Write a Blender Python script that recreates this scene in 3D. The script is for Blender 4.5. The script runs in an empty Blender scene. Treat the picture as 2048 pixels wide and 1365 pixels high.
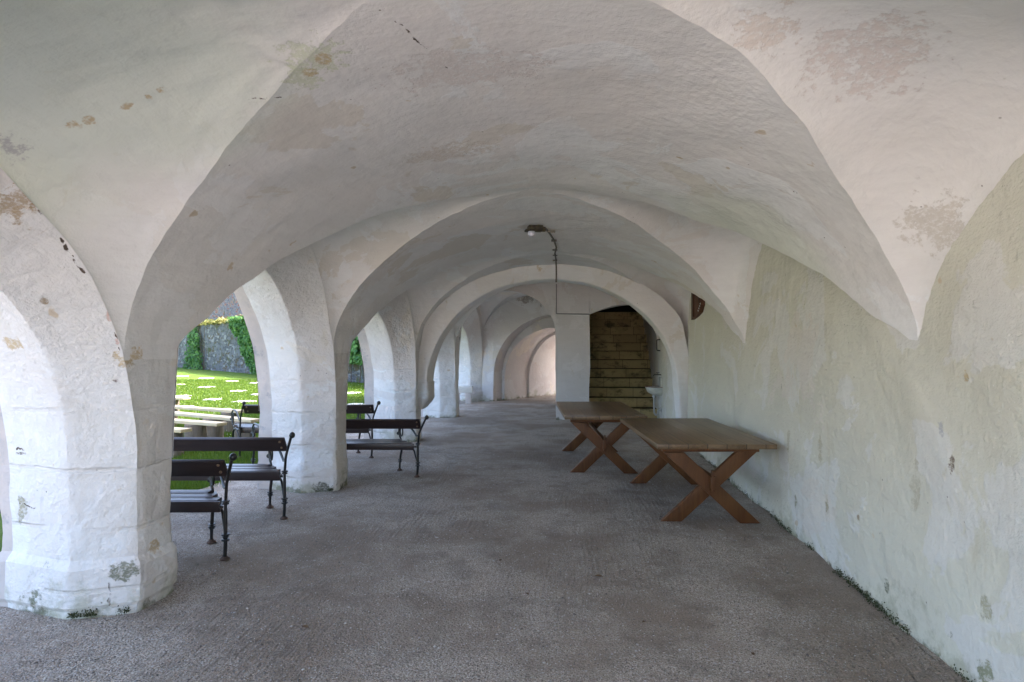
import bpy, bmesh, math, random
import numpy as np
from mathutils import Vector, Matrix, noise
random.seed(7)
PI = math.pi
sc = bpy.context.scene
COL = sc.collection

# ------------------------------------------------------------------ materials
class NT:
    def __init__(s, name):
        s.m = bpy.data.materials.new(name); s.m.use_nodes = True
        s.t = s.m.node_tree; s.t.nodes.clear()
        s.out = s.n('ShaderNodeOutputMaterial')
        s.b = s.n('ShaderNodeBsdfPrincipled')
        s.t.links.new(s.b.outputs[0], s.out.inputs[0])
        s.geo = s.n('ShaderNodeNewGeometry')
        s.pos = s.geo.outputs['Position']
    def n(s, kind, **kw):
        nd = s.t.nodes.new(kind)
        for k, v in kw.items(): setattr(nd, k, v)
        return nd
    def link(s, a, b): s.t.links.new(a, b)
    def setin(s, sock, v):
        if hasattr(v, 'is_linked') or isinstance(v, bpy.types.NodeSocket): s.link(v, sock)
        else:
            if isinstance(v, tuple) and len(v) == 3 and sock.type == 'RGBA': v = v + (1,)
            sock.default_value = v
    def local(s):
        return s.n('ShaderNodeTexCoord').outputs['Object']
    def mapping(s, vec, scale=(1, 1, 1), loc=(0, 0, 0), rot=(0, 0, 0)):
        m = s.n('ShaderNodeMapping'); s.link(vec, m.inputs[0])
        m.inputs['Scale'].default_value = scale; m.inputs['Location'].default_value = loc
        m.inputs['Rotation'].default_value = rot
        return m.outputs[0]
    def noise(s, scale, detail=4, rough=.55, vec=None, dist=0, col=False):
        nd = s.n('ShaderNodeTexNoise'); s.link(vec if vec is not None else s.pos, nd.inputs['Vector'])
        nd.inputs['Scale'].default_value = scale; nd.inputs['Detail'].default_value = detail
        nd.inputs['Roughness'].default_value = rough; nd.inputs['Distortion'].default_value = dist
        return nd.outputs[1 if col else 0]
    def voro(s, scale, vec=None, feature='F1', out='Distance', rnd=1.0):
        nd = s.n('ShaderNodeTexVoronoi', feature=feature); s.link(vec if vec is not None else s.pos, nd.inputs['Vector'])
        nd.inputs['Scale'].default_value = scale; nd.inputs['Randomness'].default_value = rnd
        return nd.outputs[out]
    def ramp(s, v, a, b, lo=0., hi=1.):
        nd = s.n('ShaderNodeMapRange', interpolation_type='SMOOTHSTEP'); s.setin(nd.inputs[0], v)
        nd.inputs[1].default_value = a; nd.inputs[2].default_value = b
        nd.inputs[3].default_value = lo; nd.inputs[4].default_value = hi
        return nd.outputs[0]
    def math(s, op, a, b=0., c=None):
        nd = s.n('ShaderNodeMath', operation=op); s.setin(nd.inputs[0], a); s.setin(nd.inputs[1], b)
        if c is not None: s.setin(nd.inputs[2], c)
        return nd.outputs[0]
    def mix(s, f, a, b, mode='MIX'):
        nd = s.n('ShaderNodeMix', data_type='RGBA', blend_type=mode)
        s.setin(nd.inputs[0], f); s.setin(nd.inputs[6], a); s.setin(nd.inputs[7], b)
        return nd.outputs[2]
    def dist_to(s, p, sc=(1, 1, 1), rotz=0):
        v = s.n('ShaderNodeVectorMath', operation='SUBTRACT'); s.link(s.pos, v.inputs[0]); v.inputs[1].default_value = p
        w = s.n('ShaderNodeVectorMath', operation='MULTIPLY'); s.link(v.outputs[0], w.inputs[0]); w.inputs[1].default_value = sc
        l = s.n('ShaderNodeVectorMath', operation='LENGTH'); s.link(w.outputs[0], l.inputs[0])
        return l.outputs[1]
    def sep(s, vec=None):
        nd = s.n('ShaderNodeSeparateXYZ'); s.link(vec if vec is not None else s.pos, nd.inputs[0]); return nd.outputs
    def bump(s, h, strength=.5, dist=.01, prev=None):
        nd = s.n('ShaderNodeBump'); s.setin(nd.inputs['Height'], h)
        s.setin(nd.inputs['Strength'], strength); nd.inputs['Distance'].default_value = dist
        if prev is not None: s.link(prev, nd.inputs['Normal'])
        return nd.outputs[0]
    def done(s, col, rough=.9, normal=None, spec=.3, metal=0.):
        s.setin(s.b.inputs['Base Color'], col); s.setin(s.b.inputs['Roughness'], rough)
        s.b.inputs['Specular IOR Level'].default_value = spec; s.b.inputs['Metallic'].default_value = metal
        if normal is not None: s.link(normal, s.b.inputs['Normal'])
        return s.m

# worn-off spots: (world point, radius, colour kind)
STAINS = [
    # (x,y,z, radius, squash(xyz), kind)
]

def plaster(name, base, tint, white, stains=(), bumpk=1.0, joints=False, grime=True, cracks=(), bounce_tints=()):
    k = NT(name)
    big = k.noise(.55, 3, .5); big2 = k.noise(.9, 6, .6, vec=k.mapping(k.pos, loc=(2, 8, 3)))
    pat = k.noise(1.05, 6, .6, dist=.6)
    col = k.mix(k.ramp(big, .38, .62), base, tint)
    col = k.mix(k.ramp(pat, .53, .548), col, white)                      # limewash coats with torn edges
    pat2 = k.noise(.8, 7, .62, vec=k.mapping(k.pos, loc=(7.3, 2.1, 4.4)), dist=.4)
    col = k.mix(k.math('MULTIPLY', k.ramp(pat2, .6, .615), .75), col, (.70, .655, .58))
    brush = k.noise(3.0, 5, .7, vec=k.mapping(k.pos, scale=(1.0, 1.0, 5.0)))
    col = k.mix(k.ramp(brush, .35, .75, 0, .16), col, (.52, .50, .47))
    fl = k.noise(6.5, 3, .5, vec=k.mapping(k.pos, loc=(3, 9, 1)))
    col = k.mix(k.ramp(fl, .72, .76, 0, .7), col, (.55, .44, .29))             # little chips down to the ochre coat
    ds = k.voro(8.0); dn = k.noise(2.3, 2, .5)
    dots = k.math('MULTIPLY', k.ramp(ds, .06, .025), k.ramp(dn, .5, .57))
    col = k.mix(k.math('MULTIPLY', dots, .85), col, (.17, .14, .11))
    wsp = k.math('MULTIPLY', k.ramp(k.voro(22., vec=k.mapping(k.pos, loc=(1, 2, 3))), .10, .05), k.ramp(k.noise(1.6, 4, .6, vec=k.mapping(k.pos, loc=(8, 1, 6))), .52, .6))
    col = k.mix(k.math('MULTIPLY', wsp, .5), col, (.86, .85, .82))
    x, y, z = k.sep()
    chips = None
    if grime:
        gn = k.noise(5.0, 7, .68)
        g1 = k.math('ADD', k.math('MULTIPLY', z, -1.3), gn)              # damp dirt and moss just above the ground
        col = k.mix(k.ramp(g1, .42, .62, 0, .45), col, (.46, .43, .33))
        col = k.mix(k.ramp(k.math('ADD', k.math('MULTIPLY', z, -2.2), gn), .40, .56, 0, .85), col, (.085, .09, .045))
        g3 = k.math('ADD', k.math('MULTIPLY', z, -.55), k.noise(2.6, 7, .72, vec=k.mapping(k.pos, loc=(1, 5, 2))))
        col = k.mix(k.ramp(g3, .42, .56, 0, .5), col, (.33, .33, .22))
        rn = k.noise(2.2, 6, .65, vec=k.mapping(k.pos, scale=(1, 1, .22), loc=(2, 2, 2)))
        col = k.mix(k.ramp(rn, .63, .72, 0, .35), col, (.50, .44, .29))  # runs
    for (pw_, rw, cw, aw) in bounce_tints:                                     # broad tints: lawn and ground bounce light put into the plaster colour
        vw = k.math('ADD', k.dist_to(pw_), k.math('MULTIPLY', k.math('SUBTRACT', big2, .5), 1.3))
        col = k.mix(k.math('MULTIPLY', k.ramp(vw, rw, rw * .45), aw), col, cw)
    sn = k.noise(11.0, 8, .72)
    sp_ = k.ramp(k.noise(38., 5, .7, vec=k.mapping(k.pos, scale=(1, 1, 1.6))), .36, .55, .25, 1.)
    for ((px, py, pz), r, sq, c) in stains:
        d = k.dist_to((px, py, pz), sq)
        v = k.math('ADD', d, k.math('MULTIPLY', k.math('SUBTRACT', sn, .5), r * 5.0))
        mk = k.math('MULTIPLY', k.ramp(v, r * .95, r * .55), k.math('MULTIPLY', sp_, .8))
        col = k.mix(mk, col, c)
        chips = mk if chips is None else k.math('MAXIMUM', chips, mk)
    crk = None
    if cracks:
        cn = k.noise(9., 4, .6, col=True)
        wv = k.n('ShaderNodeVectorMath', operation='MULTIPLY_ADD'); k.link(cn, wv.inputs[0]); wv.inputs[1].default_value = (.09, .09, .09); k.link(k.pos, wv.inputs[2])
        for (a, b, w) in cracks:
            av = Vector(a) + Vector((.045, .045, .045)); dv = Vector(b) - Vector(a); L = dv.length; dn = dv / L
            sv = k.n('ShaderNodeVectorMath', operation='SUBTRACT'); k.link(wv.outputs[0], sv.inputs[0]); sv.inputs[1].default_value = av
            dt = k.n('ShaderNodeVectorMath', operation='DOT_PRODUCT'); k.link(sv.outputs[0], dt.inputs[0]); dt.inputs[1].default_value = dn
            tt = k.math('MINIMUM', k.math('MAXIMUM', dt.outputs[1], 0.), L)
            pv = k.n('ShaderNodeVectorMath', operation='SCALE'); pv.inputs[0].default_value = dn; k.link(tt, pv.inputs['Scale'])
            ds_ = k.n('ShaderNodeVectorMath', operation='DISTANCE'); k.link(sv.outputs[0], ds_.inputs[0]); k.link(pv.outputs[0], ds_.inputs[1])
            mk = k.ramp(ds_.outputs[1], w, w * .55)
            crk = mk if crk is None else k.math('MAXIMUM', crk, mk)
        col = k.mix(k.math('MULTIPLY', crk, k.ramp(k.noise(14., 2), .36, .5)), col, (.10, .075, .055))
    h1 = k.noise(2.2, 3, .5); h2 = k.noise(9.0, 5, .6); h3 = k.noise(42., 4, .65)
    h4 = k.noise(18., 2, .5, vec=k.mapping(k.pos, scale=(1, 1, 2.4)))
    hm = k.ramp(k.noise(.8, 3, .5, vec=k.mapping(k.pos, loc=(9, 3, 5))), .35, .65, .25, 1.3)
    n = k.bump(h1, .6 * bumpk, .05)
    n = k.bump(h2, .55 * bumpk, .022, n)
    n = k.bump(k.math('MULTIPLY', h4, hm), .4 * bumpk, .010, n)
    n = k.bump(k.math('MULTIPLY', h3, hm), .6 * bumpk, .007, n)
    n = k.bump(k.ramp(pat, .53, .56), .5, .002, n)
    if joints:
        hk = k.noise(4.2, 5, .6, vec=k.mapping(k.pos, loc=(6, 2, 1)))
        n = k.bump(k.ramp(hk, .35, .62), k.ramp(z, 1.8, .7, .1, .42), .02, n)                     # dressed, chipped faces
    if joints:                                                           # stone courses showing through the limewash
        wn = k.noise(1.6, 3, .5)
        zz = k.math('ADD', z, k.math('MULTIPLY', wn, .06))
        fr = k.math('FRACT', k.math('DIVIDE', zz, .37))
        jl = k.math('MULTIPLY', k.ramp(k.math('ABSOLUTE', k.math('SUBTRACT', fr, .5)), .05, .015), k.math('MULTIPLY', k.ramp(k.noise(2.1, 3), .44, .56), k.ramp(z, 1.7, .9, .12, 1.)))
        n = k.bump(k.math('MULTIPLY', jl, -1.), .8, .007, n)
        col = k.mix(k.math('MULTIPLY', jl, .13), col, (.42, .38, .32))
    if chips is not None: n = k.bump(k.math('MULTIPLY', chips, -1.), .5, .004, n)
    return k.done(col, .93, n, .2)

BROWN = (.33, .235, .13); DBROWN = (.12, .07, .045); OCHRE = (.52, .40, .22); GREEN = (.60, .63, .47); GREY = (.42, .42, .43); PINK = (.62, .40, .33)
S_VAULT = []
S_PIER = []
S_ROOM = []
U = (1, 1, 1)
S_VAULT += [((-2.361, 2.634, 2.71), .035, (.8, 1, 2), OCHRE), ((-2.296, 2.648, 2.732), .05, (.7, 1.4, 2), OCHRE), ((-2.113, 2.66, 2.797), .035, (.6, 2, 1), OCHRE),
  ((-2.0, 2.662, 2.828), .025, U, OCHRE), ((-1.93, 2.643, 2.85), .025, U, OCHRE), ((-2.40, 2.55, 2.70), .018, U, OCHRE),
  ((-1.17, 2.64, 2.97), .10, (.7, .7, 1), GREEN), ((-1.30, 2.77, 2.94), .075, (.8, .8, 1), GREEN), ((-1.15, 2.66, 2.975), .030, (.6, .6, 1), OCHRE), ((-1.24, 2.745, 2.95), .026, (.7, .7, 1), OCHRE),
  ((.696, 4.016, 2.886), .02, (.7, 2, 1), OCHRE), ((1.251, 2.639, 2.864), .24, (1, 1, .8), (.72, .65, .61)), ((.80, 2.55, 2.92), .12, (1, 1, .8), (.71, .64, .58)),
  ((.864, 2.648, 2.888), .02, U, OCHRE), ((1.85, 3.284, 2.25), .17, (1, 1, 1), (.58, .54, .47)), ((-2.637, 2.571, 2.575), .07, U, GREY), ((-2.55, 2.50, 2.60), .035, U, GREY),
  ((-2.698, 3.593, 1.515), .05, (1, 1, .75), DBROWN), ((-2.698, 3.58, 1.43), .02, (1, 1, .6), DBROWN), ((-2.70, 3.46, 1.55), .06, (1, 1, .6), OCHRE), ((-2.70, 3.50, 1.39), .05, (1, 1.2, .6), OCHRE),
  ((-.56, 10.331, 3.0), .06, U, OCHRE), ((-.55, 3.0, 3.05), .22, (.6, 1, 1), (.70, .64, .60)), ((-.9, 4.2, 3.0), .16, (.5, 1, 1), (.66, .60, .53))]
S_PIER += [((-2.78, 2.727, 2.37), .10, (.8, 1, 1), (.40, .30, .18)), ((-2.90, 2.72, 2.33), .08, U, (.44, .34, .21)), ((-2.70, 2.76, 2.36), .03, U, BROWN),
  ((-2.701, 3.319, 1.659), .022, (1, 1, .5), PINK), ((-2.705, 3.248, 1.805), .022, (1, 1, .5), PINK), ((-2.74, 3.37, 1.43), .022, (1, 1, .6), DBROWN), ((-2.72, 3.40, 1.56), .05, (1, 1, .6), OCHRE),
  ((-2.931, 3.061, 1.895), .018, U, BROWN), ((-3.26, 3.21, 1.659), .045, (.6, 1, 1), OCHRE), ((-2.863, 6.527, 1.384), .02, U, BROWN),
  ((-2.75, 3.44, .27), .06, (.7, 1, 1), (.10, .11, .05)), ((-3.18, 3.40, .30), .05, (.8, 1, 1), (.16, .18, .10)), ((-3.30, 3.42, .10), .07, (.6, 1, 1), (.12, .13, .06)), ((-3.44, 3.44, .62), .05, (1, 1, .5), (.30, .28, .17)),
  ((-2.70, 3.62, .36), .05, (1, .7, 1), OCHRE), ((-2.85, 6.57, .03), .07, (.5, 1, 1), (.06, .06, .03)), ((-3.44, 3.43, .98), .02, (.5, 1, 2), (.14, .11, .08))]
S_WALL = []
for y_, z_, r_, q_, c_ in ((3.27, 1.06, .03, .4, DBROWN), (4.24, .50, .03, .5, (.25, .2, .12)), (3.9, .17, .035, .7, (.09, .1, .05)), (3.0, .1, .07, .6, (.2, .21, .1)), (3.25, .18, .03, .8, (.12, .14, .06)), (4.75, .45, .05, .5, (.34, .3, .19)), (5.8, 1.27, .02, .3, (.2, .17, .12)), (3.35, 1.22, .025, .5, GREY), (4.4, 1.66, .015, .4, (.2, .17, .12)), (3.15, 1.5, .02, .6, OCHRE),
    (6.6, 1.44, .012, 1, DBROWN), (5.4, .30, .04, .4, (.3, .28, .18)), (4.9, .85, .05, .35, (.48, .44, .31)), (5.6, .8, .05, .3, (.46, .42, .30)), (3.6, .85, .06, .35, (.50, .47, .36)), (7.9, 1.9, .012, 1, DBROWN), (9.0, 1.95, .014, 1, DBROWN), (10.2, 1.72, .012, 1, DBROWN), (4.6, 2.0, .012, 1, (.2, .17, .12)), (3.0, .45, .05, .6, (.38, .36, .24))):
    S_WALL.append(((1.92, y_, z_), r_ * .8, (1, 1, q_), c_))
S_ROOM += [((-1.35, 17.857, 3.05), .17, (.75, 1, 1.1), (.23, .18, .14)), ((-1.62, 17.857, 3.06), .08, (.8, 1, 1), (.40, .34, .28)), ((-.95, 17.857, 2.86), .03, (1, 1, .5), (.25, .2, .16))]
VCRACKS = [((-.75, 2.5, 3.03), (-.55, 3.3, 3.05), .006), ((-.55, 3.3, 3.05), (-.62, 3.9, 3.04), .005), ((-1.45, 2.85, 2.89), (-1.75, 2.75, 2.80), .008), ((.9, 3.9, 2.85), (1.35, 3.75, 2.56), .005), ((1.55, 3.0, 2.55), (1.86, 3.05, 2.25), .009), ((-2.55, 2.75, 2.52), (-2.3, 2.95, 2.55), .007), ((.55, 6.2, 2.93), (1.0, 6.5, 2.75), .006)]
CRACKS = [((-2.707, 2.80, 2.345), (-2.715, 3.09, 2.06), .010), ((-2.712, 3.05, 2.10), (-2.718, 3.30, 1.68), .008), ((-2.835, 3.43, .32), (-2.81, 3.39, .0), .013),
  ((-3.46, 3.44, .66), (-3.28, 3.40, .645), .008), ((-3.47, 3.44, 1.0), (-3.38, 3.42, .99), .008), ((-2.70, 3.35, 1.62), (-2.70, 3.30, 1.75), .006)]

WHITE = (.80, .795, .775)
M = {}
M['vault'] = plaster('limewashed vault plaster', (.785, .77, .74), (.78, .75, .72), (.81, .805, .79), S_VAULT, .68, grime=False, cracks=VCRACKS, bounce_tints=[((-2.1, 2.2, 2.7), 1.25, (.70, .745, .655), .85), ((1.3, 2.2, 2.8), 1.1, (.83, .82, .80), .8), ((-2.3, 5.6, 2.6), .9, (.70, .735, .68), .7), ((1.6, 4.8, 2.4), 1.0, (.70, .72, .62), .7), ((.2, 3.4, 3.0), .7, (.745, .70, .655), .6)])
M['pier'] = plaster('limewashed pillar plaster', (.71, .70, .67), (.695, .66, .625), (.74, .735, .715), S_PIER, 1.5, joints=True, cracks=CRACKS)
M['wall'] = plaster('limewashed wall plaster', (.66, .65, .545), (.645, .625, .52), (.69, .68, .62), S_WALL, 1.6)
M['room'] = plaster('limewashed room plaster', (.69, .685, .675), (.685, .66, .645), (.74, .735, .73), S_ROOM, .9)
M['tunnel'] = plaster('pinkish passage plaster', (.62, .595, .585), (.61, .575, .565), (.66, .645, .635), (), .8)

def m_stone(name, a, b, c, scale=2.2):
    k = NT(name)
    col = k.mix(k.ramp(k.noise(scale, 5, .6), .35, .65), a, b)
    col = k.mix(k.ramp(k.noise(scale * 2.2, 6, .7, vec=k.mapping(k.pos, loc=(4, 1, 7))), .55, .68), col, c)
    n = k.bump(k.noise(8, 6, .65), .7, .02); n = k.bump(k.noise(50, 3, .6), .4, .004, n)
    return k.done(col, .92, n, .2)
M['stone'] = m_stone('bare pinkish grey stone', (.50, .46, .43), (.62, .55, .50), (.36, .35, .36))

def m_steps():
    k = NT('mossy brown stone steps')
    x, y, z = k.sep()
    cx = k.n('ShaderNodeCombineXYZ'); k.link(k.math('ADD', x, k.math('MULTIPLY', k.math('FLOOR', k.math('DIVIDE', z, .218)), .37)), cx.inputs[0]); k.link(z, cx.inputs[1])
    br = k.n('ShaderNodeTexBrick'); k.link(cx.outputs[0], br.inputs[0])
    br.inputs['Scale'].default_value = 1; br.inputs['Brick Width'].default_value = .62; br.inputs['Row Height'].default_value = .218
    br.inputs['Mortar Size'].default_value = .005; br.inputs['Color1'].default_value = (.50, .40, .20, 1); br.inputs['Color2'].default_value = (.40, .315, .155, 1)
    br.inputs['Mortar'].default_value = (.13, .10, .05, 1)
    nn = k.noise(3.2, 6, .65)
    col = k.mix(k.ramp(k.noise(4.6, 7, .7, vec=k.mapping(k.pos, scale=(.7, 1, 1.2))), .50, .66, 0, .7), br.outputs[0], (.04, .036, .02))
    col = k.mix(k.ramp(k.noise(1.7, 4, .6, vec=k.mapping(k.pos, loc=(3, 3, 3))), .52, .7, 0, .6), col, (.10, .11, .045))
    n = k.bump(br.outputs[1], -.6, .012); n = k.bump(k.noise(7, 6, .65), .8, .03, n)
    return k.done(col, .9, n, .2)
M['steps'] = m_steps()

def m_gravel():
    k = NT('raked grey gravel')
    p = k.pos
    fine = k.noise(115, 3, .75, vec=p); mid = k.noise(34, 4, .7, vec=p)
    col = k.mix(k.ramp(fine, .34, .66), (.215, .178, .148), (.77, .695, .605))
    col = k.mix(k.ramp(mid, .42, .64, 0, .6), col, (.415, .345, .28))
    vc = k.voro(75, out='Color'); vd = k.voro(75)
    bri = k.math('MULTIPLY', k.ramp(vd, .42, .25), k.ramp(k.sep(vc)[0], .78, .84))
    col = k.mix(bri, col, (.74, .71, .67))
    drk = k.math('MULTIPLY', k.ramp(vd, .42, .25), k.ramp(k.sep(vc)[1], .8, .86))
    col = k.mix(drk, col, (.13, .11, .095))
    col = k.mix(k.ramp(k.noise(.75, 6, .64, vec=p), .40, .60, 0, .75), col, (.30, .238, .185))
    col = k.mix(k.ramp(k.noise(2.6, 6, .68, vec=k.mapping(p, loc=(3, 1, 0))), .5, .64, 0, .5), col, (.25, .208, .168))
    n = k.bump(k.noise(1.4, 3, .5, vec=p), .5, .05)
    rk = k.noise(7.0, 2, .5, vec=k.mapping(p, scale=(5.0, .5, 1), rot=(0, 0, .35)))       # rake lines
    n = k.bump(k.math('MULTIPLY', rk, k.ramp(k.noise(.5, 2, .5, vec=k.mapping(p, loc=(2, 0, 0))), .42, .6)), 1., .05, n)
    n = k.bump(k.noise(9, 4, .6, vec=p), .8, .035, n)
    n = k.bump(k.math('MULTIPLY', vd, -1.), 1., .012, n)
    n = k.bump(fine, 1., .008, n)
    return k.done(col, .95, n, .15)
M['gravel'] = m_gravel()

def m_simple(name, col, rough=.6, metal=0., spec=.4, bumps=None, var=None):
    k = NT(name); c = col
    if var: c = k.mix(k.ramp(k.noise(var[1], 4, .6, vec=k.local()), .35, .65), col, var[0])
    n = k.bump(k.noise(bumps[0], 3, .6, vec=k.local()), .4, bumps[1]) if bumps else None
    return k.done(c, rough, n, spec, metal)
M['iron'] = m_simple('dark cast iron', (.030, .034, .036), .38, .55, .5, (60, .002), ((.05, .045, .04), 9))
M['rust'] = m_simple('rusty iron foot', (.10, .065, .05), .8, .1, .3, (60, .003))
M['bolt'] = m_simple('worn bolt head', (.30, .22, .15), .4, .7)
M['tap'] = m_simple('dull metal tap', (.12, .11, .09), .4, .8)
M['porcelain'] = m_simple('stained porcelain', (.66, .68, .63), .25, 0, .5, None, ((.52, .53, .46), 6))
M['grey_pipe'] = m_simple('grey plastic pipe', (.46, .47, .46), .45)
M['rim'] = m_simple('rusty basin rim', (.20, .09, .06), .7)
M['conduit'] = m_simple('dusty brown conduit', (.13, .11, .085), .6, 0, .3, None, ((.22, .2, .17), 5))
M['grey_cable'] = m_simple('grey cable', (.25, .26, .25), .6)
M['lamp_base'] = m_simple('dirty black lamp holder', (.035, .03, .022), .7, 0, .3, None, ((.10, .085, .05), 14))
M['lamp_glass'] = m_simple('dusty white lamp glass', (.62, .64, .72), .25, 0, .5)
M['leaf_litter'] = m_simple('dry leaf', (.12, .07, .035), .9)
M['dark'] = m_simple('shade-coloured recess', (.02, .017, .013), .95)

def m_wood(name, a, b, c, axis=0, rough=.5, board=.17, spec=.35):
    k = NT(name); p = k.local()
    sc_ = [14., 14., 14.]; sc_[axis] = 1.1
    gr = k.noise(1.6, 6, .65, vec=k.mapping(p, scale=tuple(sc_)), dist=.8)
    col = k.mix(k.ramp(gr, .32, .7), a, b)
    col = k.mix(k.ramp(k.noise(1.8, 4, .6, vec=p), .45, .7, 0, .5), col, c)
    x = k.sep(p)
    o = x[1 - axis] if axis < 2 else x[0]
    n = k.bump(gr, .35, .003)
    if board:
        fr = k.math('FRACT', k.math('ADD', k.math('DIVIDE', o, board), .5))
        seam = k.ramp(k.math('ABSOLUTE', k.math('SUBTRACT', fr, .5)), .462, .49)
        idx = k.math('FLOOR', k.math('ADD', k.math('DIVIDE', o, board), .5))
        wn = k.n('ShaderNodeTexWhiteNoise', noise_dimensions='1D'); k.link(idx, wn.inputs['W'])
        col = k.mix(k.ramp(wn.outputs[0], 0, 1, 0, .55), col, c)
        col = k.mix(k.math('MULTIPLY', seam, .8), col, (.02, .014, .01))
        n = k.bump(k.math('MULTIPLY', seam, -1), .6, .003, n)
        sp = k.voro(2.2, vec=k.mapping(p, scale=(1, 2.5, 1)))
        col = k.mix(k.ramp(sp, .09, .05), col, (.045, .025, .015))       # knots and stains
    return k.done(col, rough, n, spec)
M['table_top'] = m_wood('worn varnished pine table top', (.185, .118, .058), (.085, .048, .022), (.23, .16, .095), 1, .32, .175)
M['table_leg'] = m_wood('reddish brown stained pine', (.145, .056, .016), (.085, .032, .010), (.175, .078, .025), 2, .5, 0)
M['bench_wood'] = m_wood('dark brown painted board', (.030, .018, .017), (.022, .013, .013), (.042, .026, .024), 0, .33, 0, .5)
M['plank'] = m_wood('fresh pale plank', (.62, .49, .31), (.52, .39, .23), (.66, .55, .40), 0, .7, 0)
M['log'] = m_wood('grey weathered log', (.24, .19, .145), (.15, .115, .085), (.30, .26, .22), 2, .9, 0)
M['hatch'] = m_wood('old red brown boards', (.11, .045, .025), (.07, .028, .016), (.13, .065, .04), 2, .75, .14)
M['paver'] = m_stone('pale limestone slab', (.60, .58, .52), (.70, .68, .62), (.50, .47, .40), 3)

def m_rubble(name, scale, cols, mort):
    k = NT(name)
    p = k.mapping(k.pos, scale=(1, 1, 2.1))
    wob = k.n('ShaderNodeVectorMath', operation='ADD'); k.link(p, wob.inputs[0])
    nz = k.n('ShaderNodeVectorMath', operation='SCALE'); k.link(k.noise(2.5, 3, .6, col=True), nz.inputs[0]); nz.inputs['Scale'].default_value = .35
    k.link(nz.outputs[0], wob.inputs[1]); p = wob.outputs[0]
    cc = k.sep(k.voro(scale, vec=p, out='Color')); ed = k.voro(scale, vec=p, feature='DISTANCE_TO_EDGE')
    col = k.mix(k.ramp(cc[0], .2, .8), cols[0], cols[1])
    col = k.mix(k.ramp(cc[1], .78, .8), col, cols[2])
    col = k.mix(k.ramp(cc[2], .8, .82), col, cols[3])
    col = k.mix(k.ramp(ed, .07, .02), col, mort)
    col = k.mix(k.ramp(k.noise(.7, 5, .65), .5, .62, 0, .8), col, (.16, .165, .17))
    col = k.mix(k.ramp(k.noise(1.3, 6, .7, vec=k.mapping(k.pos, loc=(5, 2, 8))), .56, .66, 0, .8), col, (.085, .095, .03))
    n = k.bump(k.ramp(ed, 0, .12), .9, .05); n = k.bump(k.noise(6, 6, .7), .9, .05, n)
    return k.done(col, .95, n, .15)
M['rubble'] = m_rubble('grey rubble masonry with moss', 3.3, ((.17, .17, .175), (.10, .10, .105), (.28, .275, .26), (.12, .095, .065)), (.21, .205, .19))
M['ruin'] = m_rubble('rubble masonry with bricks', 3.0, ((.20, .195, .20), (.12, .12, .13), (.28, .10, .06), (.32, .18, .10)), (.32, .31, .30))

def m_leaf(name, a, b, trans=.0):
    k = NT(name)
    oi = k.n('ShaderNodeAttribute', attribute_name='tone')
    col = k.mix(oi.outputs['Fac'], a, b)
    k.b.inputs['Subsurface Weight'].default_value = 0
    k.done(col, .6, None, .3)
    tr = k.n('ShaderNodeBsdfTranslucent'); k.setin(tr.inputs[0], col)
    mx = k.n('ShaderNodeMixShader'); mx.inputs[0].default_value = .3
    k.link(k.b.outputs[0], mx.inputs[1]); k.link(tr.outputs[0], mx.inputs[2]); k.link(mx.outputs[0], k.out.inputs[0])
    return k.m
M['ivy'] = m_leaf('ivy leaves', (.05, .145, .04), (.15, .29, .06))
M['bush'] = m_leaf('yellowish wall leaves', (.11, .14, .03), (.26, .22, .07))
M['grass'] = m_leaf('grass blades', (.058, .128, .010), (.125, .172, .014))
M['daisy'] = m_leaf('daisy heads', (.75, .75, .68), (.8, .8, .75))
M['stem'] = m_simple('brown ivy stems', (.10, .065, .04), .9)
def m_lawn():
    k = NT('mown lawn')
    col = k.mix(k.ramp(k.noise(1.2, 6, .7), .3, .7), (.056, .115, .010), (.105, .145, .014))
    col = k.mix(k.ramp(k.noise(25, 4, .7), .35, .7, 0, .6), col, (.035, .075, .005))
    n = k.bump(k.noise(40, 4, .7), .9, .03)
    return k.done(col, .9, n, .15)
M['lawn'] = m_lawn()
def m_earth():
    k = NT('dry pale earth')
    col = k.mix(k.ramp(k.noise(2, 5, .6), .3, .7), (.46, .40, .35), (.58, .51, .45))
    return k.done(col, .95, k.bump(k.noise(20, 4, .7), .6, .02), .15)
M['earth'] = m_earth()
M['pebble'] = m_leaf('loose gravel stones', (.16, .14, .125), (.72, .69, .65))

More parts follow.
